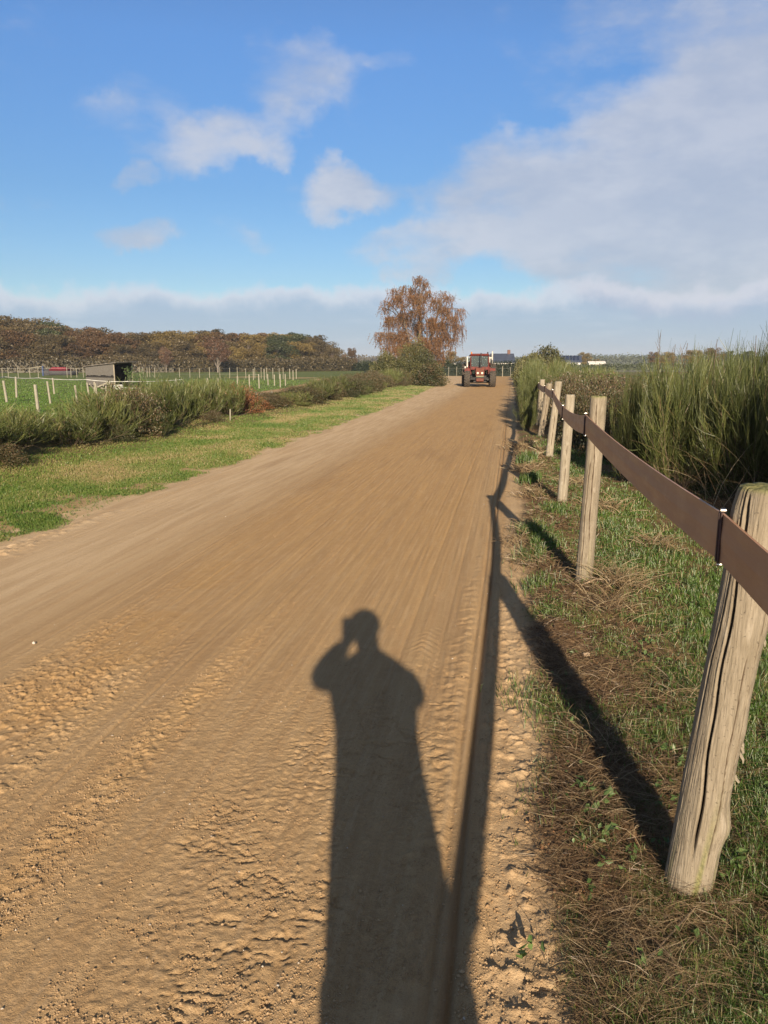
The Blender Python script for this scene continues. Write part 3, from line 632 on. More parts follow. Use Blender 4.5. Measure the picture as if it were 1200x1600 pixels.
def post_mesh(h, r, seed, top_shift=(0, 0), nseg=48, nring=60, crack=None, bulge=None, bury=.12, mossy=.0, oval=1.0):
    """round split post with grain grooves; base at origin, leaning to top_shift at its top"""
    b = NB(); zz = np.linspace(-bury, h, nring); an = np.linspace(0, 2*math.pi, nseg, endpoint=False)
    A_, Z_ = np.meshgrid(an, zz)
    ca, sa = np.cos(A_), np.sin(A_)
    rad = r*(1+.05*np.sin(2*A_+seed)+.03*np.sin(3*A_+seed*2+Z_*1.5)) 
    rad = rad*(1.05-.06*Z_/h)
    per = lambda fa, fz, s: vn(ca*fa+20, sa*fa+Z_*fz, s)+vn(sa*fa+7, ca*fa-Z_*fz, s+3)-1
    rad += r*.06*per(1.2, 2.2, seed)+r*.018*per(40, 14, seed+71)
    rad += r*.03*per(4, .8, seed+9)+r*.012*per(14, 1.2, seed+19)+r*.010*per(30, 1.5, seed+23)
    g = np.abs(per(7, .8, seed+29)); rad -= r*.022*np.clip(.06-g, 0, .06)/.06*sstep(.45, .62, .5+.5*per(2, 1.5, seed+33))
    cr = np.zeros_like(rad)
    if crack is not None:
        for (z0, z1, a0, a1, depth, wid) in crack:
            ac = np.interp(Z_, [z0, z1], [a0, a1])+.05*np.sin(Z_*9+seed)+.03*np.sin(Z_*23)
            dd_ = np.abs((A_-ac+math.pi) % (2*math.pi)-math.pi)
            f = np.exp(-(dd_/wid)**2)*sstep(z0-.06, z0+.08, Z_)*sstep(z1+.02, z1-.03, Z_)
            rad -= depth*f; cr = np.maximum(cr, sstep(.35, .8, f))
            lip = np.exp(-((dd_-wid*1.9)/(wid*.9))**2)*sstep(z0, z0+.1, Z_)*sstep(z1+.03, z1-.02, Z_); rad += r*.03*lip
    if bulge is not None:
        for (zb, ab, amp, sz, sa_) in bulge:
            dd_ = (A_-ab+math.pi) % (2*math.pi)-math.pi
            rad += amp*np.exp(-((Z_-zb)/sz)**2-(dd_/sa_)**2)
    f = Z_/h; top_round = sstep(h-.012, h, Z_)*r*.05; rad = rad-top_round
    X_ = rad*ca*oval+top_shift[0]*f; Y_ = rad*sa+top_shift[1]*f
    topz = Z_.copy(); topz[-1] += .006*per(3, 0, seed+50)[-1]
    V = np.stack([X_, Y_, topz], -1).reshape(-1, 3)
    i, k = np.meshgrid(np.arange(nring-1), np.arange(nseg), indexing='ij'); k2 = (k+1) % nseg
    Q = np.stack([i*nseg+k, i*nseg+k2, (i+1)*nseg+k2, (i+1)*nseg+k], -1).reshape(-1, 4)
    tint = (sstep(h-.02, h+.005, Z_)*.8*(mossy > 0)+mossy*sstep(.45, .0, Z_)*sstep(.45, .7, .5+.5*per(3, 2, seed+60))).ravel()
    b.add(V, Q, None, tint)
    crs = cr.ravel()
    # cap: concentric rings for a sawn top
    last = V[-nseg:]; cen = last.mean(0); rings = [last]; base = (nring-1)*nseg
    V2 = []; 
    for s_ in (.75, .45, .15):
        V2.append(cen+(last-cen)*s_+np.array([0, 0, .004*(1-s_)]))
    V2 = np.concatenate(V2+[cen[None]+np.array([[0, 0, .004]])]); n0 = len(V)
    Q2 = []; T2 = []
    prev = [base+k for k in range(nseg)]
    for ring in range(3):
        cur = [n0+ring*nseg+k for k in range(nseg)]
        Q2 += [(prev[k], prev[(k+1) % nseg], cur[(k+1) % nseg], cur[k]) for k in range(nseg)]; prev = cur
    T2 = [(prev[k], prev[(k+1) % nseg], n0+3*nseg) for k in range(nseg)]
    b.v.append(np.asarray(V2, np.float32)); b.a.append(np.full(len(V2), .9 if mossy else .15, np.float32)); b.n += len(V2)
    b.q.append(np.array(Q2)); b.t.append(np.array(T2)); b.qm.append(np.zeros(len(Q2), np.int32)); b.tm.append(np.zeros(len(T2), np.int32))
    return b, {'crack': np.concatenate([crs, np.zeros(len(V2))])}

fence = thing('fence', 'weathered round post fence with a wide brown strap rail on the right', 'fence', (0, 0, 0))
# (base x, base y, height, radius, top x, strap centre height)
POSTS = [(.60, -2.0, 1.28, .08, .62, 1.10), (.582, 2.225, 1.258, .070, .690, 1.110), (.565, 5.57, 1.345, .058, .60, 1.150), (.615, 8.93, 1.25, .052, .655, 1.055),
         (.66, 13.2, 1.29, .055, .77, 1.08), (.66, 17.0, 1.16, .062, .80, 1.04), (.72, 20.3, 1.19, .065, .78, 1.03), (.80, 24.4, 1.20, .065, .78, 1.03)]
camdir = lambda x, y: math.atan2(-y, -x)
for i, (bx, by, h, r, tx, sz) in enumerate(POSTS):
    kw = {}
    if i == 1:
        ca_ = camdir(bx, by)
        kw = dict(nseg=200, nring=300, crack=[(.18, 1.23, ca_-.12, ca_-.58, .028, .050), (.55, 1.27, ca_-.95, ca_-.75, .006, .04), (.1, .8, ca_+.5, ca_+.45, .004, .025), (.3, 1.1, ca_+.95, ca_+.8, .004, .03)],
                  bulge=[(.24, ca_+1.25, .016, .05, .5), (.9, ca_+1.35, .010, .10, .35), (1.18, ca_-1.3, .010, .06, .6), (.55, ca_+1.4, .006, .05, .4)], mossy=.9)
    elif i == 2: kw = dict(nseg=96, nring=140, crack=[(.3, 1.3, camdir(bx, by)+.2, camdir(bx, by)-.1, .006, .06), (.0, .9, camdir(bx, by)-.5, camdir(bx, by)-.4, .004, .05)], mossy=.3)
    elif i == 0: kw = dict(nseg=32, nring=20)
    else: kw = dict(nseg=40, nring=60, crack=[(.2, 1.1, camdir(bx, by)+.3, camdir(bx, by), .005, .08)])
    b, at = post_mesh(h, r, 11+i*7, (tx-bx, .0+(-.03 if i == 1 else 0)), **kw)
    o = b.build('post', M['wood'] if i in (1, 2, 5) else M['woodgrey'], fence, smooth=True, attrs=at); o.location = (bx, by, Hs(bx, by)-.02)
    if i == 1: o['label'] = 'thick nearest post with a long dark crack down its face'; p1 = o
# bark flakes hanging on the right edge of the nearest post
for k in range(9):
    b = NB()
    z = random.choice([.42, .5, .53, .66, .78, .86])+random.uniform(-.03, .03); f = z/1.27; an = camdir(.60, 2.28)+1.38+random.uniform(-.12, .25); rr = .073
    c = Vector((.10*f+rr*math.cos(an), rr*math.sin(an), z))
    n_ = 5; pts = [c+Vector((math.cos(an)*.004*j*random.uniform(.2, 1.6), math.sin(an)*.004*j, -.011*j)) for j in range(n_)]
    nn_ = random.randint(2, 4); b.tube(pts[:nn_], [.003, .0055, .004, .0015][:nn_], 5, 0); b.build('bark_flake', M['woodgrey'], p1, smooth=False)

# strap rail
M['strap'] = bpy.data.materials.new('brown_strap'); m = M['strap']; m.use_nodes = True; t = m.node_tree; bb = t.nodes['Principled BSDF']
v = nd(t, 'ShaderNodeTexCoord').outputs['Object']; mp_ = nd(t, 'ShaderNodeMapping'); t.links.new(v, mp_.inputs[0]); mp_.inputs['Scale'].default_value = (1, .12, 1)
g = noise(t, mp_.outputs[0], 26, 6, .65); g2 = noise(t, v, 5, 4, .6); g3 = noise(t, v, 260, 3, .6)
c = mixc(t, ramp01(t, g, .3, .7), c4((.34, .18, .105)), c4((.40, .225, .13))); c = mixc(t, math_(t, 'MULTIPLY', ramp01(t, g2, .45, .65), .5), c, c4((.44, .27, .165)))
c = mixc(t, math_(t, 'MULTIPLY', ramp01(t, g3, .55, .75), .3), c, c4((.10, .06, .04)))
t.links.new(c, bb.inputs['Base Color']); t.links.new(ramp01(t, g, .3, .7, .38, .6), bb.inputs['Roughness']); bb.inputs['Specular IOR Level'].default_value = .5
bp = nd(t, 'ShaderNodeBump'); bp.inputs['Strength'].default_value = .15; bp.inputs['Distance'].default_value = .003; t.links.new(g3, bp.inputs['Height']); t.links.new(bp.outputs[0], bb.inputs['Normal'])
M['clamp'] = pmat('clamp_band', (.075, .042, .04), .5, scale=30, col2=(.05, .03, .028))
M['screw'] = pmat('screw', (.6, .58, .54), .35, 1.0, scale=60)
att = []
for (bx, by, h, r, tx, sz) in POSTS:
    xx = bx+(tx-bx)*sz/h-r*1.05-.012; att.append((xx, by-.01, sz+Hs(bx, by)-.02))
pts = []; 
for (a0, a1) in zip(att[:-1], att[1:]):
    n_ = 26
    for k in range(n_):
        t_ = k/n_; sag = .035*4*t_*(1-t_); pts.append((a0[0]+(a1[0]-a0[0])*t_+.012*math.sin(t_*math.pi), a0[1]+(a1[1]-a0[1])*t_, a0[2]+(a1[2]-a0[2])*t_-sag, .018*math.sin(t_*math.pi*2)))
pts.append((*att[-1], 0)); hw = .067; th = .0035; b = NB()
V = []; prof = [(-th, -hw), (-th, -hw*.5), (-th*1.5, 0), (-th, hw*.5), (-th, hw), (th, hw), (th, 0), (th, -hw)]
for (x, y, z, tw) in pts:
    for (u, v_) in prof: V.append((x+u+v_*tw, y, z+v_))
np_ = len(prof); Q = [(i*np_+k, i*np_+(k+1) % np_, (i+1)*np_+(k+1) % np_, (i+1)*np_+k) for i in range(len(pts)-1) for k in range(np_)]
b.add(V, Q); b.build('strap_rail', M['strap'], fence, smooth=False)
for i, (x, y, z) in enumerate(att):
    b = NB(); b.box((x-.007, y, z), (.006, .026, hw*2+.012), 0, 0, .002); b.box((x-.0115, y, z), (.004, .008, hw*2+.004), 0, 0, .001)
    cl_ = b.build('clamp', M['clamp'], fence)
    for s_ in (-1, 1):
        b = NB(); b.tube([(x+.004, y-.004, z+s_*(hw+.010)), (x-.010, y-.004, z+s_*(hw+.010))], .0055, 10)
        b.build('screw', M['screw'], cl_)

#==SHRUBS==
# ------------------------------------------------------------------ shrubs and hedges
def broom_mesh(seed, nst=44, spread=.75, n1=13, n2=9, wd=.0021):
    """wispy broom, unit height ~1.0: curved stems, side shoots and many fine upright twigs"""
    r = np.random.default_rng(seed); b = NB(); wood = NB()
    K = 6; n = nst; th = r.uniform(0, 6.283, n); tilt = np.abs(r.normal(.32, .22, n)); Ls = r.uniform(.6, 1.0, n)
    S = np.zeros((n, K, 3)); S[:, 0, 0] = np.cos(th)*r.uniform(0, .16, n); S[:, 0, 1] = np.sin(th)*r.uniform(0, .16, n); S[:, 0, 2] = -.03
    for k in range(1, K):
        tl = tilt*(1.5-.9*k/K)*spread/.75; th2 = th+r.normal(0, .15, n)
        S[:, k] = S[:, k-1]+np.stack([np.sin(tl)*np.cos(th2), np.sin(tl)*np.sin(th2), np.cos(tl)], 1)*(Ls/(K-1)*.95)[:, None]
    wood.strips(S, np.linspace(.008, .0025, K)[None]*np.ones((n, 1)), 3, 0, r)
    def child(Pl, cnt, lmin, lmax, t0, up, tiltsd, K2, curve=.25):
        m = len(Pl)*cnt; par = np.repeat(np.arange(len(Pl)), cnt); t = r.uniform(t0, 1, m)*(Pl.shape[1]-1); i = np.minimum(t.astype(int), Pl.shape[1]-2); f = (t-i)[:, None]
        st = Pl[par, i]*(1-f)+Pl[par, i+1]*f; d = Pl[par, i+1]-Pl[par, i]; d /= np.linalg.norm(d, axis=1, keepdims=True)+1e-9
        d = d*.72+r.normal(0, tiltsd*1.2, (m, 3)); d[:, 2] += up; d /= np.linalg.norm(d, axis=1, keepdims=True)
        L_ = r.uniform(lmin, lmax, m); Q = np.zeros((m, K2, 3)); Q[:, 0] = st
        for k in range(1, K2):
            d2 = d.copy(); d2[:, 2] += curve*k/K2; d2 += r.normal(0, .05, (m, 3)); d2 /= np.linalg.norm(d2, axis=1, keepdims=True)
            Q[:, k] = Q[:, k-1]+d2*(L_/(K2-1))[:, None]
        return Q
    c1 = child(S, n1, .14, .36, .18, .35, .42, 4)
    wood.strips(c1[::2], np.array([.0035, .003, .0025, .0018])[None]*np.ones((len(c1[::2]), 1)), 2, 0, r)
    clump = np.repeat(r.uniform(0, 1, n), n1)
    b.strips(c1, np.array([.003, .0028, .0022, .0014])[None]*np.ones((len(c1), 1)), 2, np.clip(.35+.3*clump+r.normal(0, .1, len(c1)), 0, 1), r)
    c2 = child(c1, n2, .08, .26, .1, .45, .3, 3)
    tt = np.clip(.30+.42*np.repeat(clump, n2)+r.normal(0, .13, len(c2)), 0, .93); tt = np.where(r.random(len(tt)) < .035, 1.0, tt)
    b.strips(c2, (np.array([1, .9, .45])*wd)[None]*np.ones((len(c2), 1)), 2, tt, r)
    top = np.percentile(np.concatenate(b.v)[:, 2], 97.5)
    for q_ in b.v+wood.v: q_[:, 2] /= top
    return b, wood
def dome_points(n, r, seed, hollow=.55, lumps=.35, fz=3.0, low=0.0):
    u = r.normal(size=(n, 3)); u /= np.linalg.norm(u, axis=1, keepdims=True); u[:, 2] = np.abs(u[:, 2])*1.0+low
    q = vn(u[:, 0]*fz+9, u[:, 1]*fz+u[:, 2]*fz*1.3, seed)*.6+vn(u[:, 0]*fz*2.3+u[:, 2]*5, u[:, 1]*fz*2.3, seed+3)*.4
    rad = (1-lumps+2*lumps*q)*(r.uniform(hollow**3, 1, n)**(1/3)); return u*rad[:, None], q
def bramble_mesh(seed, n=7000, leaf=.055, canes=34, bias=.5, sd=.24, pale=.007):
    r = np.random.default_rng(seed); P, q = dome_points(n, r, seed, .35, .38); b = NB(); P[:, 2] *= .95
    t = np.clip(bias+(q-.5)*.55+r.normal(0, sd, n), 0, .94); t = np.where(r.random(n) < pale, 1.0, t)
    b.leaves(P, leaf, t, .75, 0, r)
    wd = NB(); m = canes; K = 8; S = np.zeros((m, K, 3)); th = r.uniform(0, 6.28, m); rr = r.uniform(.55, 1.15, m); hh = r.uniform(.5, 1.12, m); o_ = r.normal(0, .14, (m, 2))
    for k in range(K):
        f = k/(K-1); S[:, k, 0] = o_[:, 0]+np.cos(th)*rr*f; S[:, k, 1] = o_[:, 1]+np.sin(th)*rr*f; S[:, k, 2] = hh*np.sin(f*math.pi*.8)**.8
    S += r.normal(0, .015, S.shape); wd.strips(S, np.linspace(.007, .003, K)[None]*np.ones((m, 1)), 3, 0, r)
    m = 500; P2 = S[r.integers(0, canes, m), r.integers(2, K, m)]+r.normal(0, .05, (m, 3)); b.leaves(P2, leaf, np.clip(r.normal(bias, sd, m), 0, 1), .75, 0, r)
    return b, wd
def proto(builder, name, lname, lmat, wname, wmat=None):
    e_ = bpy.data.objects.new(name, None); C.objects.link(e_); e_.empty_display_size = .1
    b, wd = builder; f = b.build(lname, lmat, e_); wd.build(wname, wmat or M['cane'], e_)
    return e_
PRO = {}
PRO['broom'] = [proto(broom_mesh(200+i, 60, .9, 15, 11, .0024), 'broom_bush', 'twigs', M['broom'], 'stems') for i in range(4)]
PRO['broomlow'] = [proto(broom_mesh(220+i, 40, .95, 9, 8, .0042), 'broom_bush', 'twigs', M['broom'], 'stems') for i in range(3)]
PRO['bramble'] = [proto(bramble_mesh(240+i, 9000, .043, 34, .50), 'bramble_bush', 'foliage', M['bramble'], 'canes') for i in range(3)]
PRO['bramblegreen'] = [proto(bramble_mesh(250+i, 9000, .043, 30, .28, .2, .006), 'bramble_bush', 'foliage', M['bramble'], 'canes') for i in range(2)]
PRO['scrub'] = [proto((lambda bw: bw)(bramble_mesh(270, 12000, .07, 30, .45, .2, 0)), 'scrub_bush', 'foliage', M['shrub'], 'stems')]
PRO['rust'] = [proto(bramble_mesh(260, 3500, .06, 20, .5, .25, 0), 'dock_bush', 'foliage', M['rust'], 'stems')]
USED = set()
def put(kind, x, y, rad, h, label, group, z=None):
    i = random.randrange(len(PRO[kind])); p = PRO[kind][i]
    loc = (x, y, (Hs(x, y) if z is None else z)-.02); s_ = (rad, rad*random.uniform(.85, 1.15), h); rot = random.uniform(0, 6.28)
    cat = {'broom': 'bush', 'broomlow': 'bush', 'bramble': 'bramble', 'bramblegreen': 'bramble', 'rust': 'plant', 'scrub': 'bush'}[kind]
    if p.name not in USED:
        USED.add(p.name); p.location = loc; p.scale = s_; p.rotation_euler = (0, 0, rot); o = p
    else: o = copy_tree(p, loc, rot, s_)
    o['label'] = label; o['category'] = cat; o['group'] = group; return o
# left hedge: kind by position along it, heights read off the photograph
def lefthedge():
    y = 6.0
    while y < 60:
        for row in range(2):
            x = (-8.0 if row == 0 else -9.2)+random.uniform(-.25, .25); yy = y+row*.6+random.uniform(-.3, .3)
            px = 600+1222*math.tan(math.atan2(x, yy)+YAW)
            py = float(np.interp(px, [-200, 0, 60, 120, 140, 160, 200, 240, 300, 370, 392, 410, 430, 445, 470, 500, 540, 580, 620], [655, 646, 652, 646, 622, 613, 606, 600, 597, 602, 616, 632, 634, 618, 603, 594, 587, 582, 579]))
            hgt = CAM_H-(py-568)/1222*yy*1.03-Hs(x, yy)
            hgt = max(.3, hgt)*random.uniform(.88, 1.12)
            c = random.random()
            if px < 125: kind = 'broomlow' if c < .72 else ('bramblegreen' if c < .86 else 'bramble')
            elif px < 205: kind = 'bramble' if c < .4 else 'broomlow'
            elif px < 368: kind = 'broomlow' if (c < .85 or row == 1) else 'bramble'
            elif px < 398: kind = 'rust' if row == 0 else 'bramble'
            elif px < 470: kind = 'broomlow' if c < .4 else 'bramble'
            else: kind = 'bramble' if c < .4 else ('broomlow' if c < .8 else 'bramblegreen')
            lab = {'broomlow': 'wispy green broom bush in the hedge left of the dirt road', 'bramble': 'tangled brown and rusty bramble in the hedge left of the dirt road',
                   'bramblegreen': 'dark green bramble mound in the hedge left of the dirt road', 'rust': 'rust red dried plant in the hedge left of the dirt road'}[kind]
            grp = {'broomlow': 'broom bushes in the left hedge', 'bramble': 'brown brambles in the left hedge', 'bramblegreen': 'green bramble mounds in the left hedge', 'rust': 'red dried plants in the left hedge'}[kind]
            rad = random.uniform(.75, 1.0) if 'bramble' in kind else random.uniform(.95, 1.25)
            if kind == 'rust': rad = .6
            put(kind, x, yy, rad, hgt, lab, grp)
            if row == 0 and random.random() < .5:
                put(random.choice(['bramble', 'bramblegreen', 'broomlow']), x+random.uniform(.3, .6), yy+random.uniform(-.3, .3), random.uniform(.35, .6), hgt*random.uniform(.3, .5), 'low tangled growth at the road side foot of the left hedge', 'low growth at the foot of the left hedge')
        y += 1.15 if y < 25 else 1.6
lefthedge()
# right side: tall broom thicket beyond the grass lane
G1 = 'tall broom bushes right of the fence'
for (x, y, rad, h) in [(2.05, 9.9, .85, 1.62), (2.75, 9.3, .9, 1.72), (2.35, 11.2, 1.0, 1.75), (3.3, 10.4, 1.1, 1.85), (3.0, 8.1, .8, 1.72), (3.75, 8.9, 1.1, 1.85), (4.4, 9.9, 1.2, 1.9), (3.7, 7.2, .9, 1.75), (4.6, 8.0, 1.1, 1.9),
                       (5.4, 9.2, 1.2, 2.0), (3.2, 12.6, 1.1, 1.85), (4.4, 12.0, 1.2, 1.95), (5.6, 11.3, 1.2, 2.0), (4.3, 6.2, .9, 1.8), (5.6, 7.0, 1.2, 1.9), (5.0, 14.5, 1.3, 1.9), (6.6, 13.5, 1.4, 2.0), (6.8, 9.8, 1.3, 2.0), (3.5, 5.2, .7, 1.6), (2.65, 7.0, .45, 1.25),
                       (4.2, 16.5, 1.2, 1.75), (6.2, 17, 1.4, 1.9), (7.8, 15, 1.4, 2.0)]:
    put('broom', x, y, rad, h*(.87 if y < 9 else .84)*random.uniform(.93, 1.05), 'tall green broom bush in the thicket right of the fence', G1)
put('broom', 1.63, 10.6, .42, 1.28, 'slender young broom standing apart at the left front of the thicket', 'young broom plants beside the thicket')
put('rust', 1.80, 11.3, .30, 1.05, 'small sapling with orange brown leaves between young broom and thicket', 'orange leaved saplings by the thicket')
for (x, y, rad, h) in [(2.3, 13.0, .8, 1.28), (1.9, 13.8, .7, 1.15), (2.9, 13.7, .8, 1.1)]:
    put('bramble', x, y, rad, h, 'brown bramble arch behind the young broom right of the fence', 'brambles behind the young broom')
for (x, y, rad, h) in [(1.45, 15.3, .55, 1.05), (1.75, 16.4, .8, 1.22), (1.35, 17.9, .6, 1.25), (2.2, 17.6, .8, 1.22), (1.9, 19.4, .8, 1.28), (2.6, 16.0, .7, 1.10), (3.2, 18.2, .9, 1.15), (1.3, 20.5, .6, 1.25), (2.4, 21.5, .9, 1.2), (3.5, 21, 1.0, 1.15)]:
    put('bramble' if random.random() < .75 else 'bramblegreen', x, y, rad, h, 'rusty bramble with pale seed heads close behind the leaning fence posts', 'rusty brambles behind the fence posts')
for (x, y, rad, h) in [(.42, 18.6, .34, .85), (.38, 20.0, .45, 1.2), (.55, 21.6, .6, 1.45), (.5, 23.4, .6, 1.5), (1.1, 22.8, .8, 1.45), (.7, 25.2, .7, 1.5), (1.7, 24.5, .9, 1.4), (.7, 27.2, .8, 1.55), (1.8, 27.2, 1.0, 1.45), (2.9, 25.6, 1.0, 1.25), (.8, 29.5, .8, 1.55), (1.9, 30, 1.0, 1.5), (3.1, 29, 1.1, 1.35), (.9, 32, .9, 1.6),
                       (2.2, 33, 1.1, 1.5), (3.5, 33, 1.2, 1.35), (1.0, 35, .9, 1.6), (2.3, 36.5, 1.2, 1.55), (1.1, 38.5, 1.0, 1.65), (2.6, 40, 1.2, 1.6), (1.2, 42.5, 1.0, 1.7), (2.6, 44.5, 1.3, 1.65), (1.3, 47, 1.1, 1.75), (2.7, 50, 1.4, 1.7), (1.4, 52, 1.2, 1.8), (4.2, 38, 1.3, 1.4), (4.4, 45, 1.4, 1.45)]:
    put('broom' if y < 30 else 'broomlow', x, y, rad*random.uniform(.8, 1.1), h*(.86 if y < 31 else .95)*random.uniform(.86, 1.06), 'green broom bush in the hedge along the right edge of the road', 'broom bushes along the right road edge')
for (x, y, rad, h) in [(1.5, 56, 1.2, 2.1), (2.5, 59, 1.3, 2.6), (1.5, 63, 1.2, 2.1), (2.0, 70, 1.5, 2.1), (1.6, 78, 1.4, 2.0), (1.7, 87, 1.5, 2.0), (4, 74, 1.5, 1.6)]:
    put('scrub', x, y, rad, h, 'dark scrubby mound at the far end of the right roadside hedge', 'dark scrub at the far end of the right hedge')
# bare spikes above the thicket
def spike(px, ytop, Y, label, side=8):
    Y += 1.1
    x, zt = atY(px, ytop, Y); b = NB(); zb = Hs(x, Y)-.02; lean = random.uniform(-.05, .05)
    b.tube([(x-lean, Y, zb), (x, Y, (zb+zt)/2), (x+lean, Y, zt)], [.009, .006, .003], 5)
    o = b.build('broom_stalk', M['cane'])
    b2 = NB(); 
    for k in range(side):
        z = zb+(zt-zb)*(.6+.38*k/side); an = random.uniform(0, 6.28); L_ = random.uniform(.06, .18)
        b2.tube([(x, Y, z), (x+math.cos(an)*L_*.5, Y+math.sin(an)*L_*.5, z+L_), ], [.003, .0015], 4)
    b2.build('twigs', M['cane'], o); return tagc(o, label, 'stalk')
spike(1031, 520, 10.2, 'tallest feathery broom stalk rising left of the thicket top', 16)
spike(1052, 538, 10.4, 'feathery broom stalk just right of the tallest one', 12)
spike(1068, 536, 9.2, 'dense dark broom stalk sticking up from the thicket', 18)
spike(1116, 530, 9.0, 'single bare straight stalk above the middle of the thicket', 2)
spike(1186, 524, 8.6, 'bare stalk at the right end of the thicket', 4)
# leaning dead grasses among the thicket
b = NB(); n = 350; X = rng.uniform(1.9, 3.6, n); Y = rng.uniform(7.4, 10.4, n); keep = X > 1.6+(10-Y)*.35; X, Y = X[keep], Y[keep]
strands(len(X), X, Y, rng.uniform(.5, 1.3, len(X)), np.full(len(X), .0022), np.clip(rng.normal(.5, .2, len(X)), 0, 1), 1.15, b, 6)
tagc(b.build('dry_grass', M['straw']), 'pale dead grass stems threaded through the broom thicket', 'dry grass', kind='stuff')

# ------------------------------------------------------------------ big bush and weeping birch
def dome_tree(name, seed, n, leaf, mat, rx, ry, h, loc, label, cat, zlow=.0, stems=14, bias=.45):
    r = np.random.default_rng(seed); P, q = dome_points(n, r, seed, .45, .38, 3.2); P *= np.array([rx, ry, h])
    e_ = thing(name, label, cat, loc); b = NB(); b.leaves(P, leaf, np.clip(bias+(q-.5)*1.2+r.normal(0, .16, n), 0, 1), .7, 0, r); b.build('foliage', mat, e_)
    w_ = NB()
    for k in range(stems):
        an = r.uniform(0, 6.28); L_ = r.uniform(.5, .85); w_.tube([(math.cos(an)*.2, math.sin(an)*.2, -.1), (math.cos(an)*rx*.35, math.sin(an)*ry*.35, h*.4*L_), (math.cos(an)*rx*.75*L_, math.sin(an)*ry*.75*L_, h*.9*L_)], [.06, .04, .015], 5)
    w_.build('stems', M['bark'], e_); return e_
dome_tree('thorn_bush', 301, 26000, .085, M['shrub'], 2.15, 2.0, 2.9, (-6.9, 58.5, Hs(-6.9, 58.5)), 'large rounded olive green bush in front of the weeping birch', 'bush')
dome_tree('thorn_bush', 302, 12000, .085, M['shrub'], 1.6, 1.7, 2.1, (-8.9, 56.5, Hs(-8.9, 57)), 'smaller olive bush at the left of the large rounded bush', 'bush')
dome_tree('thorn_bush', 303, 10000, .085, M['bramble'], 1.2, 1.3, 1.5, (-5.9, 55.6, 0), 'low brown green bush at the right foot of the large rounded bush', 'bush')
def weeping_birch(Y):
    cx, _ = atY(655, 600, Y); e_ = thing('weeping_birch', 'tall weeping birch with hanging orange brown foliage beside the road', 'tree', (cx, Y, 0))
    lobes = [(628, 447, 12), (652, 437, 16), (662, 437, 10), (612, 452, 14), (640, 450, 22), (600, 470, 12), (622, 468, 24), (645, 466, 26), (668, 455, 18), (690, 455, 10), (703, 464, 12), (680, 470, 20), (660, 482, 22), (720, 485, 12), (712, 497, 14), (698, 484, 20),
             (604, 498, 22), (626, 492, 22), (592, 522, 18), (606, 522, 24), (628, 518, 26), (650, 508, 24), (676, 500, 22), (694, 506, 20), (720, 512, 14), (712, 530, 12), (618, 545, 22), (600, 545, 14), (640, 540, 22), (664, 530, 24), (684, 530, 22), (700, 522, 12), (690, 550, 14), (594, 480, 8), (676, 548, 14), (645, 485, 20), (655, 458, 14), (633, 478, 14)]
    r = np.random.default_rng(77); wood = NB(); segP = []; segT = []
    trunk = [(0, 0, -.2), (.05, 0, 1.2), (-.1, .05, 2.6), (.05, 0, 4.4), (-.05, .1, 6.2), (0, 0, 8.2)]
    wood.tube(trunk, [.24, .2, .17, .13, .08, .03], 10)
    tr2 = [(.02, 0, .9), (.6, -.2, 2.6), (1.1, -.3, 4.2), (1.5, -.2, 5.6), (1.8, 0, 7.0)]; wood.tube(tr2, [.15, .12, .09, .06, .025], 8)
    tr3 = [(.0, 0, 1.4), (-.7, .2, 3.0), (-1.3, .1, 4.8), (-1.6, 0, 6.6)]; wood.tube(tr3, [.13, .1, .07, .03], 8)
    allp = [Vector(p) for p in trunk[1:]+tr2[1:]+tr3[1:]]
    P = []; W_ = []
    for (px, py, cnt) in lobes:
        lx, lz = atY(px, py, Y); ly = r.uniform(-1.8, 1.8)*(1-.35*abs(lx-cx)/4); tip = Vector((lx-cx, ly, lz))
        cand = [p for p in allp if p.z < tip.z-.2] or allp[:2]; st = min(cand, key=lambda p: (p-tip).length+abs(p.z-tip.z*.75))
        mid = st.lerp(tip, .55)+Vector((0, 0, .35)); pts = [st, st.lerp(mid, .6)+Vector((0, 0, .12)), mid, tip.lerp(mid, .3)+Vector((0, 0, .08)), tip]; wood.tube(pts, [.05, .04, .03, .02, .01], 5)
        for k in range(int(cnt*(5.2 if py > 495 else 4.0))):
            f = r.uniform(.35, 1.05); q = pts[2].lerp(tip, min(1, f)) if f > .5 else st.lerp(pts[2], f*1.6)
            s_ = np.array([q.x+r.normal(0, .26), q.y+r.normal(0, .35), q.z+r.uniform(-.05, .22)]); L_ = r.uniform(.35, 1.25)*(1.15 if lz < 6 else .85)
            m = 7; st_ = np.zeros((m, 3)); st_[0] = s_; dr = r.normal(0, .05, 2)
            for j in range(1, m): st_[j] = st_[j-1]+np.array([dr[0], dr[1], -L_/(m-1)])
            st_[0:2, 2] += [0, .03]; st_[:, 2] = np.maximum(st_[:, 2], .5); segP.append(st_)
            nl = int(L_*30); tpos = r.uniform(0, m-1.01, nl); i = tpos.astype(int); fr = (tpos-i)[:, None]
            lp = st_[i]*(1-fr)+st_[i+1]*fr+r.normal(0, .028, (nl, 3)); P.append(lp); W_.append(np.full(nl, np.clip(.5+r.normal(0, .22), 0, 1)))
    P = np.concatenate(P); W_ = np.concatenate(W_)
    lb = NB(); lb.leaves(P, .085, np.clip(W_+r.normal(0, .12, len(P)), 0, 1), .55, .9, r); lb.build('crown', M['birch'], e_)
    sp = np.stack(segP); wood.strips(sp, np.full(sp.shape[:2], .006), 2, 0, r); wood.build('trunk', M['bark'], e_)
weeping_birch(66)

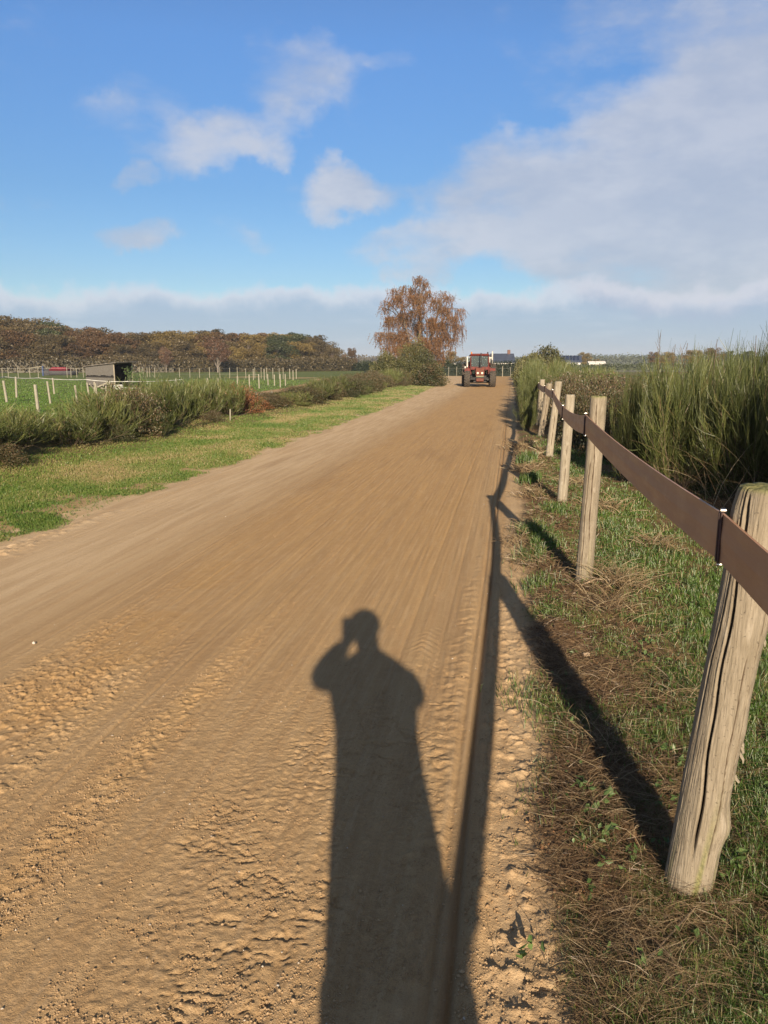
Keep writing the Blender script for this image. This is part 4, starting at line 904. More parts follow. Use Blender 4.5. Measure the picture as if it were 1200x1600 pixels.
# ------------------------------------------------------------------ woodland trees
def crown_tree(name, seed, lmat, h=10.0, rx=3.4, base=.18, nclump=46, per=150, leaf=.27, pale=False, sparse=1.0):
    r = np.random.default_rng(seed); e_ = bpy.data.objects.new(name, None); C.objects.link(e_); e_.empty_display_size = .2
    wd = NB(); wd.tube([(0, 0, -.3), (r.normal(0, .1), r.normal(0, .1), h*.3), (r.normal(0, .2), r.normal(0, .2), h*.6), (0, 0, h*.88)], [.22, .17, .10, .03], 7)
    P = []; T = []
    for k in range(nclump):
        an = r.uniform(0, 6.283); zf = r.uniform(base+.05, .93); prof = math.sin(math.pi*min(1, (zf-base)/(1-base)*.85+.12))**.6
        rad = rx*prof*r.uniform(.35, .95); c = np.array([math.cos(an)*rad, math.sin(an)*rad, zf*h])
        wd.tube([(0, 0, h*max(.1, zf-.28)), (c[0]*.5, c[1]*.5, h*(zf-.1)), tuple(c)], [.07, .05, .02], 4)
        u = r.normal(size=(per, 3)); u /= np.linalg.norm(u, axis=1, keepdims=True); s_ = rx*r.uniform(.24, .40)
        n_ = int(per*sparse); u = u[:n_]; pr = u*(r.uniform(.3, 1, (n_, 1))**.5)*np.array([s_, s_, s_*.75]); P.append(c+pr)
        T.append(np.clip(.42+r.normal(0, .17)+.16*u[:, 2]*0+r.normal(0, .12, n_), 0, 1))
    b = NB(); b.leaves(np.concatenate(P), leaf, np.concatenate(T), .8, 0, r); b.build('crown', lmat, e_); wd.build('trunk', M['palebark'] if pale else M['bark'], e_); e_['h'] = h; return e_
TR = {'brown': [crown_tree('oak_tree', 401, M['oakbrown']), crown_tree('oak_tree', 402, M['oakbrown'], rx=3.8, nclump=52)],
      'rust': [crown_tree('beech_tree', 411, M['oakrust']), crown_tree('beech_tree', 412, M['oakrust'], rx=3.0)],
      'ochre': [crown_tree('oak_tree', 421, M['oakochre']), crown_tree('oak_tree', 422, M['oakochre'], rx=3.9, nclump=52)],
      'green': [crown_tree('pine_tree', 431, M['oakgreen'], rx=3.0, base=.3)],
      'plum': [crown_tree('birch_tree', 441, M['oakplum'], rx=3.2, base=.25, pale=True, sparse=.55, leaf=.26)]}
TLAB = {'brown': 'dull brown oak in the autumn wood behind the paddock', 'rust': 'rust coloured beech in the autumn wood behind the paddock', 'ochre': 'golden ochre oak in the autumn wood behind the paddock',
        'green': 'dark green pine in the autumn wood behind the paddock', 'plum': 'reddish purple birch with pale stems in front of the autumn wood'}
TG = {'brown': 'brown oaks in the wood', 'rust': 'rust coloured beeches in the wood', 'ochre': 'ochre oaks in the wood', 'green': 'pines in the wood', 'plum': 'reddish birches in front of the wood'}
def tree(kind, px, Y, ytop, wid=1.0, label=None, group='same', rz=None, z0=None):
    p = random.choice(TR[kind]); x, zt = atY(px, ytop, Y); z = Hs(x, Y); h = max(zt-z, 1.5); s_ = h/10.0
    sc_ = (s_*wid, s_*wid, s_); rz = random.uniform(0, 6.28) if rz is None else rz
    if p.name not in USED:
        USED.add(p.name); p.location = (x, Y, z); p.scale = sc_; p.rotation_euler = (0, 0, rz); o = p
    else: o = copy_tree(p, (x, Y, z), rz, sc_)
    if 'h' in o: del o['h']
    o['label'] = label or TLAB[kind]; o['category'] = 'tree'
    if group == 'same': group = TG[kind]
    if group: o['group'] = group
    elif 'group' in o: del o['group']
    return o
TOPX = [-120, 0, 40, 80, 98, 130, 160, 215, 250, 300, 350, 400, 430, 470, 500, 520, 531]
TOPY = [486, 491, 497, 498, 511, 509, 514, 521, 512, 512, 514, 516, 514, 517, 522, 540, 560]
PAL = [(-200, 60, ['brown', 'rust', 'brown']), (60, 100, ['brown', 'green', 'brown']), (100, 160, ['rust', 'brown', 'rust']), (160, 250, ['brown', 'rust', 'brown']), (250, 320, ['brown', 'ochre', 'ochre']), (320, 370, ['ochre', 'rust', 'brown']),
       (370, 425, ['ochre', 'ochre', 'rust']), (425, 450, ['green', 'green', 'ochre']), (450, 480, ['ochre', 'green', 'ochre']), (480, 540, ['brown', 'ochre', 'brown'])]
def pal(px):
    for a_, b_, l in PAL:
        if a_ <= px < b_: return random.choice(l)
    return 'brown'
for row, (dY, dt, stp) in enumerate([(0, 10, 15), (9, 2, 17), (20, -1, 19)]):
    px = -110+row*6
    while px < 524-row*4:
        Y = float(np.interp(px, [-110, 200, 525], [120, 138, 172]))+dY+random.uniform(-2, 2)
        yt = float(np.interp(px, TOPX, TOPY))+dt+abs(random.gauss(0, 5.5))+(random.uniform(0, 12) if row == 0 else 0)
        tree(pal(px), px, Y, yt, random.uniform(1.15, 1.7)*(1.05 if row else 1.0)); px += stp*random.uniform(.85, 1.35)
tree('plum', 338, 133, 524, 1.1); tree('plum', 258, 134, 540, .8)
for px, Y, yt, k, wd_, lb in [(518, 165, 541, 'brown', 1.25, 'broad dark brown oak at the right hand end of the autumn wood'), (550, 205, 543, 'rust', .85, 'small lone orange tree standing between the wood and the birch'),
                         (538, 190, 552, 'plum', .45, 'thin bare sapling just left of the small lone orange tree'), (582, 230, 566, 'ochre', 1.2, 'low yellowish tree on the horizon left of the weeping birch'), (600, 240, 563, 'ochre', 1.1, 'low ochre tree on the horizon behind the left edge of the birch'),
                         (704, 150, 546, 'ochre', 1.25, 'golden rounded tree behind the white gable left of the tractor'), (722, 190, 556, 'ochre', 1.2, 'pale ochre tree just left of the tractor cab'),
                         (913, 250, 549, 'ochre', 1.5, 'round orange tree beside the far house with the white wall'), (933, 300, 560, 'ochre', 1.4, 'low orange shrubby tree right of the far white walled house'), 
                         (1022, 240, 549, 'rust', 1.3, 'orange tree seen behind the tallest broom stalk'), (1045, 250, 548, 'ochre', 1.5, 'yellow orange tree on the right horizon'), (1085, 240, 545, 'ochre', 1.5, 'greenish yellow tree on the right horizon'),
                         (1116, 240, 543, 'rust', 1.5, 'rounded rust orange tree on the right horizon'), (1140, 300, 548, 'green', 1.6, 'dark tree on the far right horizon'), (1170, 310, 548, 'green', 1.8, 'low dark tree near the right edge of the photo'), (1215, 300, 545, 'brown', 1.6, 'brown tree at the very right of the horizon')]:
    tree(k, px, Y, yt, wd_, lb, None)
# undergrowth, hedges and the wooded horizon
def leafwall(name, pts, depth, n, leaf, mat, label, cat, kind=None, seed=1, bias=.4, lump=.3, core=.75):
    """hedge along pts [(x, y, height)]: leaves through a real volume"""
    r = np.random.default_rng(seed); P = np.array(pts); seg = np.hypot(*(P[1:, :2]-P[:-1, :2]).T); cum = np.concatenate([[0], np.cumsum(seg)]); s_ = r.uniform(0, cum[-1], n)
    x = np.interp(s_, cum, P[:, 0]); y = np.interp(s_, cum, P[:, 1]); hh = np.interp(s_, cum, P[:, 2])
    d = r.uniform(-1, 1, n); q = vn(s_/2.0, s_*0, seed)*.6+vn(s_/.7, d*1.5, seed+4)*.4; top = hh*(1-lump+2*lump*q)*(1-.25*d*d)
    z = top*r.uniform(0, 1, n)**.6; x2 = x+d*depth*.5*r.uniform(.6, 1, n); y2 = y+r.uniform(-1, 1, n)*depth*.5
    b = NB(); b.leaves(np.stack([x2, y2, z+.0], 1), leaf, np.clip(bias+(q-.5)*.9+r.normal(0, .16, n), 0, 1), .8, 0, r)
    if core:
        for (x0, y0, h0), (x1, y1, h1) in zip(pts[:-1], pts[1:]):
            dxx, dyy = x1-x0, y1-y0; L_ = math.hypot(dxx, dyy); nx_, ny_ = -dyy/L_*depth*.22, dxx/L_*depth*.22; h0 *= core; h1 *= core
            b.add([(x0-nx_, y0-ny_, -.2), (x1-nx_, y1-ny_, -.2), (x1+nx_, y1+ny_, -.2), (x0+nx_, y0+ny_, -.2), (x0-nx_, y0-ny_, h0), (x1-nx_, y1-ny_, h1), (x1+nx_, y1+ny_, h1), (x0+nx_, y0+ny_, h0)],
                  [(0, 1, 5, 4), (2, 3, 7, 6), (4, 5, 6, 7), (0, 4, 7, 3), (1, 2, 6, 5)], tint=.0)
    o = b.build(name, mat); return tagc(o, label, cat, kind=kind)
pw = [(*gnd(px, 582)[:2], 0) for px in (-80, 0, 80)]
leafwall('undergrowth', [(-104, 117, 3.2), (-88, 126, 3.0), (-62, 137, 2.6), (-46, 152, 2.6), (-36, 168, 3.0)], 7, 24000, .36, M['oakbrown'], 'dark brown undergrowth at the foot of the autumn wood', 'undergrowth', 'stuff', 5, .12)
leafwall('hedge', [(-45, 178, 2.0), (-30, 165, 2.0), (-22, 150, 1.8), (-14, 130, 1.9), (-9.3, 112, 2.0)], 3, 14000, .24, M['hedge'], 'dark low hedge across the far end of the paddock', 'hedge', None, 6, .35)
leafwall('hedge', [(-20, 106, 1.9), (-9, 103, 2.0), (-4, 102, 2.0), (1.5, 101, 2.1), (6, 100, 2.0)], 1.6, 14000, .14, M['hedge'], 'clipped dark green hedge closing the far end of the road', 'hedge', None, 7, .5, .08)
leafwall('hedge', [(6, 185, 1.6), (22, 182, 1.7), (40, 180, 1.6), (90, 186, 1.9)], 3, 12000, .3, M['oakgreen'], 'dark field hedge along the right horizon', 'hedge', None, 8, .2)
leafwall('distant_woodland', [(-30, 620, 6.5), (60, 640, 8), (130, 650, 9), (200, 640, 7.5), (320, 600, 10), (520, 560, 12)], 30, 26000, 1.3, M['oakgreen'], 'low blue grey wooded ridge on the right horizon', 'woodland', 'stuff', 9, .35, .25)
leafwall('distant_woodland', [(-1200, 760, 16), (-700, 740, 14), (-300, 700, 11), (-100, 680, 8)], 40, 18000, 2.0, M['oakbrown'], 'far woodland beyond the left fields', 'woodland', 'stuff', 10, .3, .2)
#==REST==
# ------------------------------------------------------------------ paddock fences
M['stake'] = wood_material('bleached_stake', (.33, .31, .245), (.26, .24, .19), (.17, .155, .12))
M['tape'] = pmat('white_tape', (.60, .60, .57), .6); M['wire'] = pmat('grey_wire', (.30, .30, .28), .5, .6)
def stake(b_par, px, pb, pt, r=.045, lean=None, Y=None):
    if Y is None: x, y = gnd(px, pb)
    else: y = Y; x, _ = atY(px, pb, Y)
    _, zt = atY(px, pt, y); h = max(zt, .5); b, at = post_mesh(h, r*.82, random.randrange(999), ((random.uniform(-.06, .06) if lean is None else lean), random.uniform(-.05, .05)), nseg=10, nring=12)
    o = b.build('post', M['stake'], b_par, smooth=True, attrs=at); o.location = (x, y, Hs(x, y)-.02); return (x, y, h)
def tape(par, pts, r=.008, name='tape'):
    P = []
    for p, q in zip(pts[:-1], pts[1:]):
        for k in range(6): t_ = k/6; P.append((p[0]+(q[0]-p[0])*t_, p[1]+(q[1]-p[1])*t_, p[2]+(q[2]-p[2])*t_-.04*4*t_*(1-t_)))
    P.append(pts[-1]); b = NB(); b.tube(P, r, 5, 0); b.build(name, M['tape'], par)
f1 = thing('fence', 'nearest paddock fence of short leaning bleached stakes behind the left hedge', 'fence')
t1 = [stake(f1, px, pb, pt, r) for px, pb, pt, r in [(-40, 652, 600, .06), (60, 644, 600, .062), (122, 637, 601, .05), (153, 630, 598, .05), (165, 632, 602, .04)]]
f2 = thing('fence', 'second paddock fence row of bleached stakes carrying a white tape', 'fence')
t2 = [stake(f2, px, pb, pt, r) for px, pb, pt, r in [(-30, 640, 588, .07), (11, 629, 594, .065), (26, 621, 588, .06), (79, 631, 595, .05), (85, 616, 590, .05), (140, 624, 597, .05), (171, 622, 600, .05)]]
tape(f2, [(t2[0][0], t2[0][1], 1.1), (t2[1][0], t2[1][1], 1.06), (*atY(60, 590.5, 31)[:1], 31, atY(60, 590.5, 31)[1]), (*atY(134, 593, 33)[:1], 33, atY(134, 593, 33)[1]), (*atY(200, 596, 33)[:1], 33, atY(200, 596, 33)[1]), (*atY(285, 593, 36)[:1], 36, atY(285, 593, 36)[1])], .016)
tape(f2, [(*atY(190, 605.5, 33)[:1], 33, atY(190, 605.5, 33)[1]), (*atY(245, 605, 34)[:1], 34, atY(245, 605, 34)[1])], .014)
f3 = thing('fence', 'long far paddock fence of thin pale posts in front of the wood', 'fence')
for px in [3, 14, 29, 48, 60, 105, 111, 120, 131, 219, 223, 229, 233, 242, 279, 296, 312, 327, 343, 358, 372, 385, 397, 408, 418, 427, 436, 443]:
    Y = float(np.interp(px, [0, 130, 220, 445], [80, 84, 88, 80])); stake(f3, px+random.uniform(-1.5, 1.5), 583, 584-float(np.interp(px, [0, 445], [11, 9.5]))+random.uniform(-1, 1.5), .038, 0.0, Y)
P = []
for px in (0, 60, 130, 220, 300, 445): Y = float(np.interp(px, [0, 130, 220, 445], [80, 84, 88, 80])); x, _ = atY(px, 580, Y); P.append((x, Y, 1.05))
b = NB(); b.tube(P, .006, 4); b.build('wire', M['wire'], f3); b = NB(); b.tube([(x, y, .65) for x, y, z in P], .005, 4); b.build('wire', M['wire'], f3)
f4 = thing('fence', 'curving paddock fence of white posts left of the sandy path', 'fence')
t4 = []
for px, pb, pt in [(276, 607, 590), (325, 606, 590), (341, 606, 590), (371, 606, 587), (390, 607, 585), (405, 607, 584), (419, 602, 584), (429, 603, 585), (438, 605, 584), (446, 603, 584), (453, 592, 576), (458, 594, 578), (463, 592, 576), (413, 594, 576), (396, 594, 576)]:
    t4.append(stake(f4, px, pb, pt, .05, 0.0))
b = NB(); b.tube([(x, y, .9) for x, y, h in t4[:10]], .005, 4); b.build('wire', M['wire'], f4)
# leaning plank and scrap rails by the shelter
def plank(p0, p1, wd, label, name='plank', mat='stake'):
    b = NB(); b.tube([p0, tuple((a_+c_)/2 for a_, c_ in zip(p0, p1)), p1], [wd, wd*.95, wd*.85], 7); return tagc(b.build(name, M[mat], smooth=True), label, 'post')
x, y = gnd(414, 629); x2, z2 = atY(426, 612, y+.1); plank((x, y, Hs(x, y)-.05), (x2, y+.1, z2), .075, 'loose pale stake tilted to the right in the left hedge gap', 'tilted_stake')
x, y = gnd(360, 664); plank((x, y, Hs(x, y)-.05), (x+.01, y, .42), .02, 'thin short marker peg on the grass in front of the left hedge', 'marker_peg')
rg = thing('rail_barrier', 'collapsed pale wooden rails propped in front of the field shelter', 'barrier')
for (a0, b0, a1, b1, Y) in [(147, 602, 163, 608, 36), (152, 605, 168, 598, 36), (168, 600, 178, 608, 36.3), (140, 600, 147, 608, 36.5)]:
    xa, za = atY(a0, b0, Y); xb, zb_ = atY(a1, b1, Y+.3); b = NB(); b.tube([(xa, Y, za), (xb, Y+.3, zb_)], .045, 7); b.build('rail', M['stake'], rg)
for px in (148, 172): stake(rg, px, 608, 596, .05, 0, 36.2)

# ------------------------------------------------------------------ field shelter
M['shedwood'] = wood_material('grey_boards', (.17, .16, .145), (.125, .115, .105), (.07, .065, .06))
M['sheddark'] = pmat('dark_boards', (.035, .032, .03), .9)  # near-black boards for the back wall and batten
M['sheet'] = pmat('roof_sheet', (.22, .20, .18), .7, col2=(.14, .115, .09), scale=3)
def shelter():
    A_ = Vector((*gnd(136, 604.5), 0)); B_ = Vector((*gnd(179, 606), 0)); d = (B_-A_); wdt = d.length; ang = math.atan2(d.y, d.x)
    Cx, _ = atY(207, 600, B_.y+2.6); dep_v = Vector((Cx-B_.x, 2.6, 0)); dep = dep_v.length
    e_ = thing('field_shelter', 'small lean-to horse shelter of grey boards with a dark open side', 'shed', tuple(A_))
    hl, hr, hb = 1.40, 1.60, 1.66
    ux = d.normalized(); uy = dep_v.normalized()
    def pt(u, v, z): q = ux*u+uy*v; return (q.x, q.y, z)
    def wall(name, u0, v0, u1, v1, z0, z1, mat, n, th=.03, zlo=0.0, gap=.012):
        b = NB(); nx_ = (pt(u1, v1, 0)[0]-pt(u0, v0, 0)[0], pt(u1, v1, 0)[1]-pt(u0, v0, 0)[1]); L_ = math.hypot(*nx_); nn = (nx_[1]/L_*th, -nx_[0]/L_*th)
        for k in range(n):
            f0 = k/n; f1_ = (k+1)/n-gap/L_; off = .006*(k % 2)
            a_ = pt(u0+(u1-u0)*f0, v0+(v1-v0)*f0, 0); c_ = pt(u0+(u1-u0)*f1_, v0+(v1-v0)*f1_, 0); za = z0+(z1-z0)*f0; zc = z0+(z1-z0)*f1_; lo = zlo+random.uniform(0, .05)
            V = [(a_[0], a_[1], lo), (c_[0], c_[1], lo), (c_[0], c_[1], zc), (a_[0], a_[1], za)]; V2 = [(x+nn[0]*(1+off*10), y+nn[1]*(1+off*10), z) for x, y, z in V]
            b.add(V+V2, [(3, 2, 1, 0), (4, 5, 6, 7), (0, 1, 5, 4), (1, 2, 6, 5), (2, 3, 7, 6), (3, 0, 4, 7)], tint=0.0)
        return b.build(name, mat, e_, attrs={'crack': np.full(b.n, 0.0)})
    wall('wall', 0, 0, wdt, 0, hl, hr, M['shedwood'], 11, zlo=.78)
    wall('wall', 0.0, 0, wdt, 0, .76, .76, M['shedwood'], 9, zlo=.12)
    b = NB(); a_ = pt(0, 0, .70); c_ = pt(wdt, 0, .70); b.tube([(a_[0], a_[1]-.05, .72), (c_[0], c_[1]-.05, .72)], .045, 6); b.build('batten', M['sheddark'], e_)
    wall('back_wall', 0, dep, wdt, dep, hl+.02, hb, M['sheddark'], 10)
    wall('side_wall', 0, 0, 0, dep, hl-.03, hl, M['shedwood'], 10)
    for (u, v, h) in ((0, 0, hl), (wdt, 0, hr), (0, dep, hl), (wdt, dep, hb)):
        b = NB(); q = pt(u, v, 0); b.tube([(q[0], q[1]+.06, -.1), (q[0], q[1]+.06, h-.03)], .055, 8); b.build('corner_post', M['woodgrey'], e_)
    b = NB(); ov = .18
    V = [pt(-ov, -ov, hl-.02), pt(wdt+ov*2.6, -ov, hr+.035), pt(wdt+ov*2.6, dep+ov, hb+.05), pt(-ov, dep+ov, hl+.02)]; V2 = [(x, y, z+.045) for x, y, z in V]
    b.add(V+V2, [(3, 2, 1, 0), (4, 5, 6, 7), (0, 1, 5, 4), (1, 2, 6, 5), (2, 3, 7, 6), (3, 0, 4, 7)]); b.build('roof', M['sheet'], e_)
    b = NB(); q = pt(wdt-.02, dep*.5, 0)
    V = [pt(wdt-.05, dep*.92, 0), pt(wdt-.05, dep*.92+.0, 1.62)]
    return e_
sh_ = shelter()
x, z = atY(185, 600, 45); e_ = NB(); e_.box((x, 45, z-.28), (.55, .4, .5), .3, 0, .08); tagc(e_.build('water_tub', M['tape']), 'pale plastic water tub in front of the shelter opening', 'tub')
# red and blue things beyond the far fence
M['redtarp'] = pmat('red_tarp', (.20, .02, .035), .8, scale=2); M['bluepaint'] = pmat('blue_paint', (.05, .08, .18), .7, scale=2); M['darkcover'] = pmat('dark_cover', (.05, .05, .055), .8)
x0, _ = atY(93, 580, 100); e_ = thing('hay_heap', 'hay heap under a red tarpaulin beyond the far paddock fence', 'hay heap', (x0, 100, 0))
b = NB(); b.box((0, 0, .85), (3.4, 1.6, .5), 0, 0, .25, taper=(.7, .6)); b.build('tarpaulin', M['redtarp'], e_); b = NB(); b.box((0, .1, .3), (4.6, 1.8, .6), 0, 0, .12); b.build('bales', M['darkcover'], e_)
x0, _ = atY(67, 580, 92); x1, _ = atY(48, 582, 92); e_ = thing('jump_wing', 'blue post and dark board with a pole sloping down to the left', 'jump', (x0, 92, 0))
b = NB(); b.box((0, 0, .65), (.16, .16, 1.3), 0, 0, .02); b.build('upright', M['bluepaint'], e_); b = NB(); b.box((.45, 0.1, .5), (.7, .08, .8), 0, 0, .02); b.build('board', M['darkcover'], e_)
b = NB(); b.tube([(-.1, 0, 1.22), (x1-x0, 0, 1.02)], .05, 7); b.build('pole', M['stake'], e_)
# yellow green young tree by the shelter
def sapling(px, pb, Y, h, label):
    x, _ = atY(px, pb, Y); e_ = thing('sapling', label, 'tree', (x, Y, Hs(x, Y))); r = np.random.default_rng(5); w_ = NB(); P = []
    for k in range(12):
        an = r.uniform(0, 6.28); tl = r.uniform(.1, .6); L_ = h*r.uniform(.6, 1); e1 = np.array([math.cos(an)*math.sin(tl)*L_, math.sin(an)*math.sin(tl)*L_, math.cos(tl)*L_])
        w_.tube([(0, 0, -.1), tuple(e1*.5), tuple(e1)], [.02, .012, .005], 4); tt = r.uniform(.3, 1, 60)[:, None]; P.append(e1[None]*tt+r.normal(0, .06, (60, 3)))
    b = NB(); b.leaves(np.concatenate(P), .09, r.uniform(.4, 1, 720), .5, 0, r); b.build('foliage', M['weed'], e_); w_.build('stems', M['bark'], e_)
sapling(212, 600, 40, 1.55, 'yellow green young willow beside the shelter opening')

# ------------------------------------------------------------------ houses
M['slate'] = pmat('slate_roof', (.060, .075, .115), .45, scale=2, col2=(.04, .05, .08), spec=.5)
M['greyroof'] = pmat('grey_roof', (.13, .13, .15), .6, scale=2)
M['render'] = pmat('white_render', (.78, .76, .72), .85, scale=1, col2=(.66, .64, .60))
M['pane'] = pmat('window_glass', (.03, .035, .045), .12, scale=1, spec=.6); M['frame'] = pmat('window_frame', (.6, .6, .58), .5)
M['panel'] = pmat('solar_panel', (.018, .028, .07), .2, scale=1, spec=.6); M['brick'] = pmat('chimney_brick', (.16, .085, .065), .85, scale=12, bump=.3)
def house(label, loc, rz, w_, d_, eave, ridge, roofm, ov=.25, windows=(), panels=0, chimney=True):
    e_ = thing('house', label, 'house', loc, rz); b = NB()
    V = [(-w_/2, -d_/2, -.4), (w_/2, -d_/2, -.4), (w_/2, d_/2, -.4), (-w_/2, d_/2, -.4), (-w_/2, -d_/2, eave), (w_/2, -d_/2, eave), (w_/2, d_/2, eave), (-w_/2, d_/2, eave), (-w_/2, 0, ridge-.06), (w_/2, 0, ridge-.06)]
    b.add(V, [(0, 1, 5, 4), (2, 3, 7, 6), (0, 4, 7, 3), (1, 2, 6, 5)], [(4, 8, 7), (5, 6, 9)]); b.build('wall', M['render'], e_)
    b = NB(); x = w_/2+ov
    for s_ in (-1, 1):
        sl = (ridge-eave)/(d_/2); ye = s_*(d_/2+ov); ze = eave-sl*ov
        V = [(-x, ye, ze), (x, ye, ze), (x, 0, ridge), (-x, 0, ridge)]; V2 = [(a_, c_, z+.12) for a_, c_, z in V]
        b.add(V+V2, [(3, 2, 1, 0), (4, 5, 6, 7), (0, 1, 5, 4), (1, 2, 6, 5), (2, 3, 7, 6), (3, 0, 4, 7)])
    rf = b.build('roof', roofm, e_)
    if chimney: b = NB(); b.box((w_*.32, 0, ridge+.35), (.55, .45, .9), 0, 0, .03); b.build('chimney', M['brick'], rf)
    for (u, z, ww, hh) in windows:
        b = NB(); b.box((u, -d_/2-.02, z), (ww, .08, hh), 0, 0, .01); f = b.build('window', M['frame'], e_); b = NB(); b.box((u, -d_/2-.055, z), (ww*.84, .03, hh*.84)); b.build('pane', M['pane'], f)
    if panels:
        sl = (ridge-eave)/(d_/2); b = NB()
        for k in range(panels):
            for j in range(2):
                u = -w_*.36+k*(w_*.72/max(1, panels-1)); y0 = -d_/2*(.82-.42*j); y1 = y0+d_/2*.38; hw_ = w_*.72/panels*.45
                V = [(u-hw_, y, eave+sl*(y+d_/2)+o_) for o_ in (.13, .19) for y in (y0, y1)]; V = [(u-hw_, y0, eave+sl*(y0+d_/2)+.14), (u+hw_, y0, eave+sl*(y0+d_/2)+.14), (u+hw_, y1, eave+sl*(y1+d_/2)+.14), (u-hw_, y1, eave+sl*(y1+d_/2)+.14)]
                V2 = [(a_, c_, z+.05) for a_, c_, z in V]; b.add(V+V2, [(3, 2, 1, 0), (4, 5, 6, 7), (0, 1, 5, 4), (1, 2, 6, 5), (2, 3, 7, 6), (3, 0, 4, 7)])
        b.build('solar_panel', M['panel'], rf)
    return e_
xa, zt = atY(768, 553, 150); xb, _ = atY(801, 553, 150)
house('dark blue slate roofed house behind the tractor at the road end', ((xa+xb)/2, 150, 0), .10, xb-xa, 6.0, 1.85, zt-.05, M['slate'], .25, [(-1, 1.1, .9, .9), (1, 1.1, .9, .9)], 0)
xa, zt = atY(877, 556.5, 215); xb, _ = atY(907, 556.5, 215)
house('far white walled house with a blue roof of solar panels', ((xa+xb)/2, 215, 0), -.06, xb-xa, 6.5, 2.0, zt, M['slate'], .3, [(-1.4, 1.2, .9, .8), (1.2, 1.2, .9, .8)], 5, False)
xa, zt = atY(920, 565, 235); xb, _ = atY(945, 565, 235)
house('low white roofed outbuilding right of the far blue roofed house', ((xa+xb)/2, 236, 0), .02, xb-xa, 4, 1.6, zt, M['render'], .2, (), 0, False)
xa, zt = atY(706.5, 566, 118); xg, zr = atY(716, 564, 122)
house('cottage with a small white gable and grey roof left of the tractor', (xg+.3, 124, 0), R(78), 7.5, 2.0, .98, zt, M['greyroof'], .08, (), 0, False).scale = (1, 1, 1)

# posts along the far hedge
f5 = thing('fence', 'thin grey posts and wire standing in front of the far clipped hedge', 'fence'); P = []
for px in (688, 701, 713.5, 785, 797.5):
    x, y, h = stake(f5, px, 587.5, 573 if px != 785 else 572, .055 if px == 785 else .03, 0.0, 97.5); P.append((x, y, 1.0))
b = NB(); b.tube(P, .004, 4); b.build('wire', M['wire'], f5)

# ------------------------------------------------------------------ tractor (front faces -Y)
M['tred'] = pmat('red_paint', (.145, .020, .014), .7, scale=5, col2=(.085, .025, .018))
M['torange'] = pmat('faded_orange_paint', (.15, .04, .02), .7, scale=9, col2=(.09, .028, .018))
M['tblack'] = pmat('black_iron', (.025, .024, .024), .6); M['tyre'] = pmat('tyre_rubber', (.085, .068, .05), .9, scale=14, col2=(.035, .032, .03))
M['rim'] = pmat('dusty_rim', (.45, .36, .27), .6); M['twhite'] = pmat('white_paint', (.55, .54, .49), .6, scale=4, col2=(.42, .39, .34)); M['lamp'] = pmat('lamp_glass', (.75, .70, .58), .15, scale=2, spec=.7)
M['amber'] = pmat('amber_lens', (.7, .22, .02), .3); M['glass'] = bpy.data.materials.new('cab_glass'); m = M['glass']; m.use_nodes = True
q = m.node_tree.nodes['Principled BSDF']; q.inputs['Base Color'].default_value = (.35, .42, .42, 1); q.inputs['Roughness'].default_value = .05; q.inputs['Transmission Weight'].default_value = .85; q.inputs['IOR'].default_value = 1.1
M['plate'] = pmat('number_plate', (.20, .19, .11), .6)
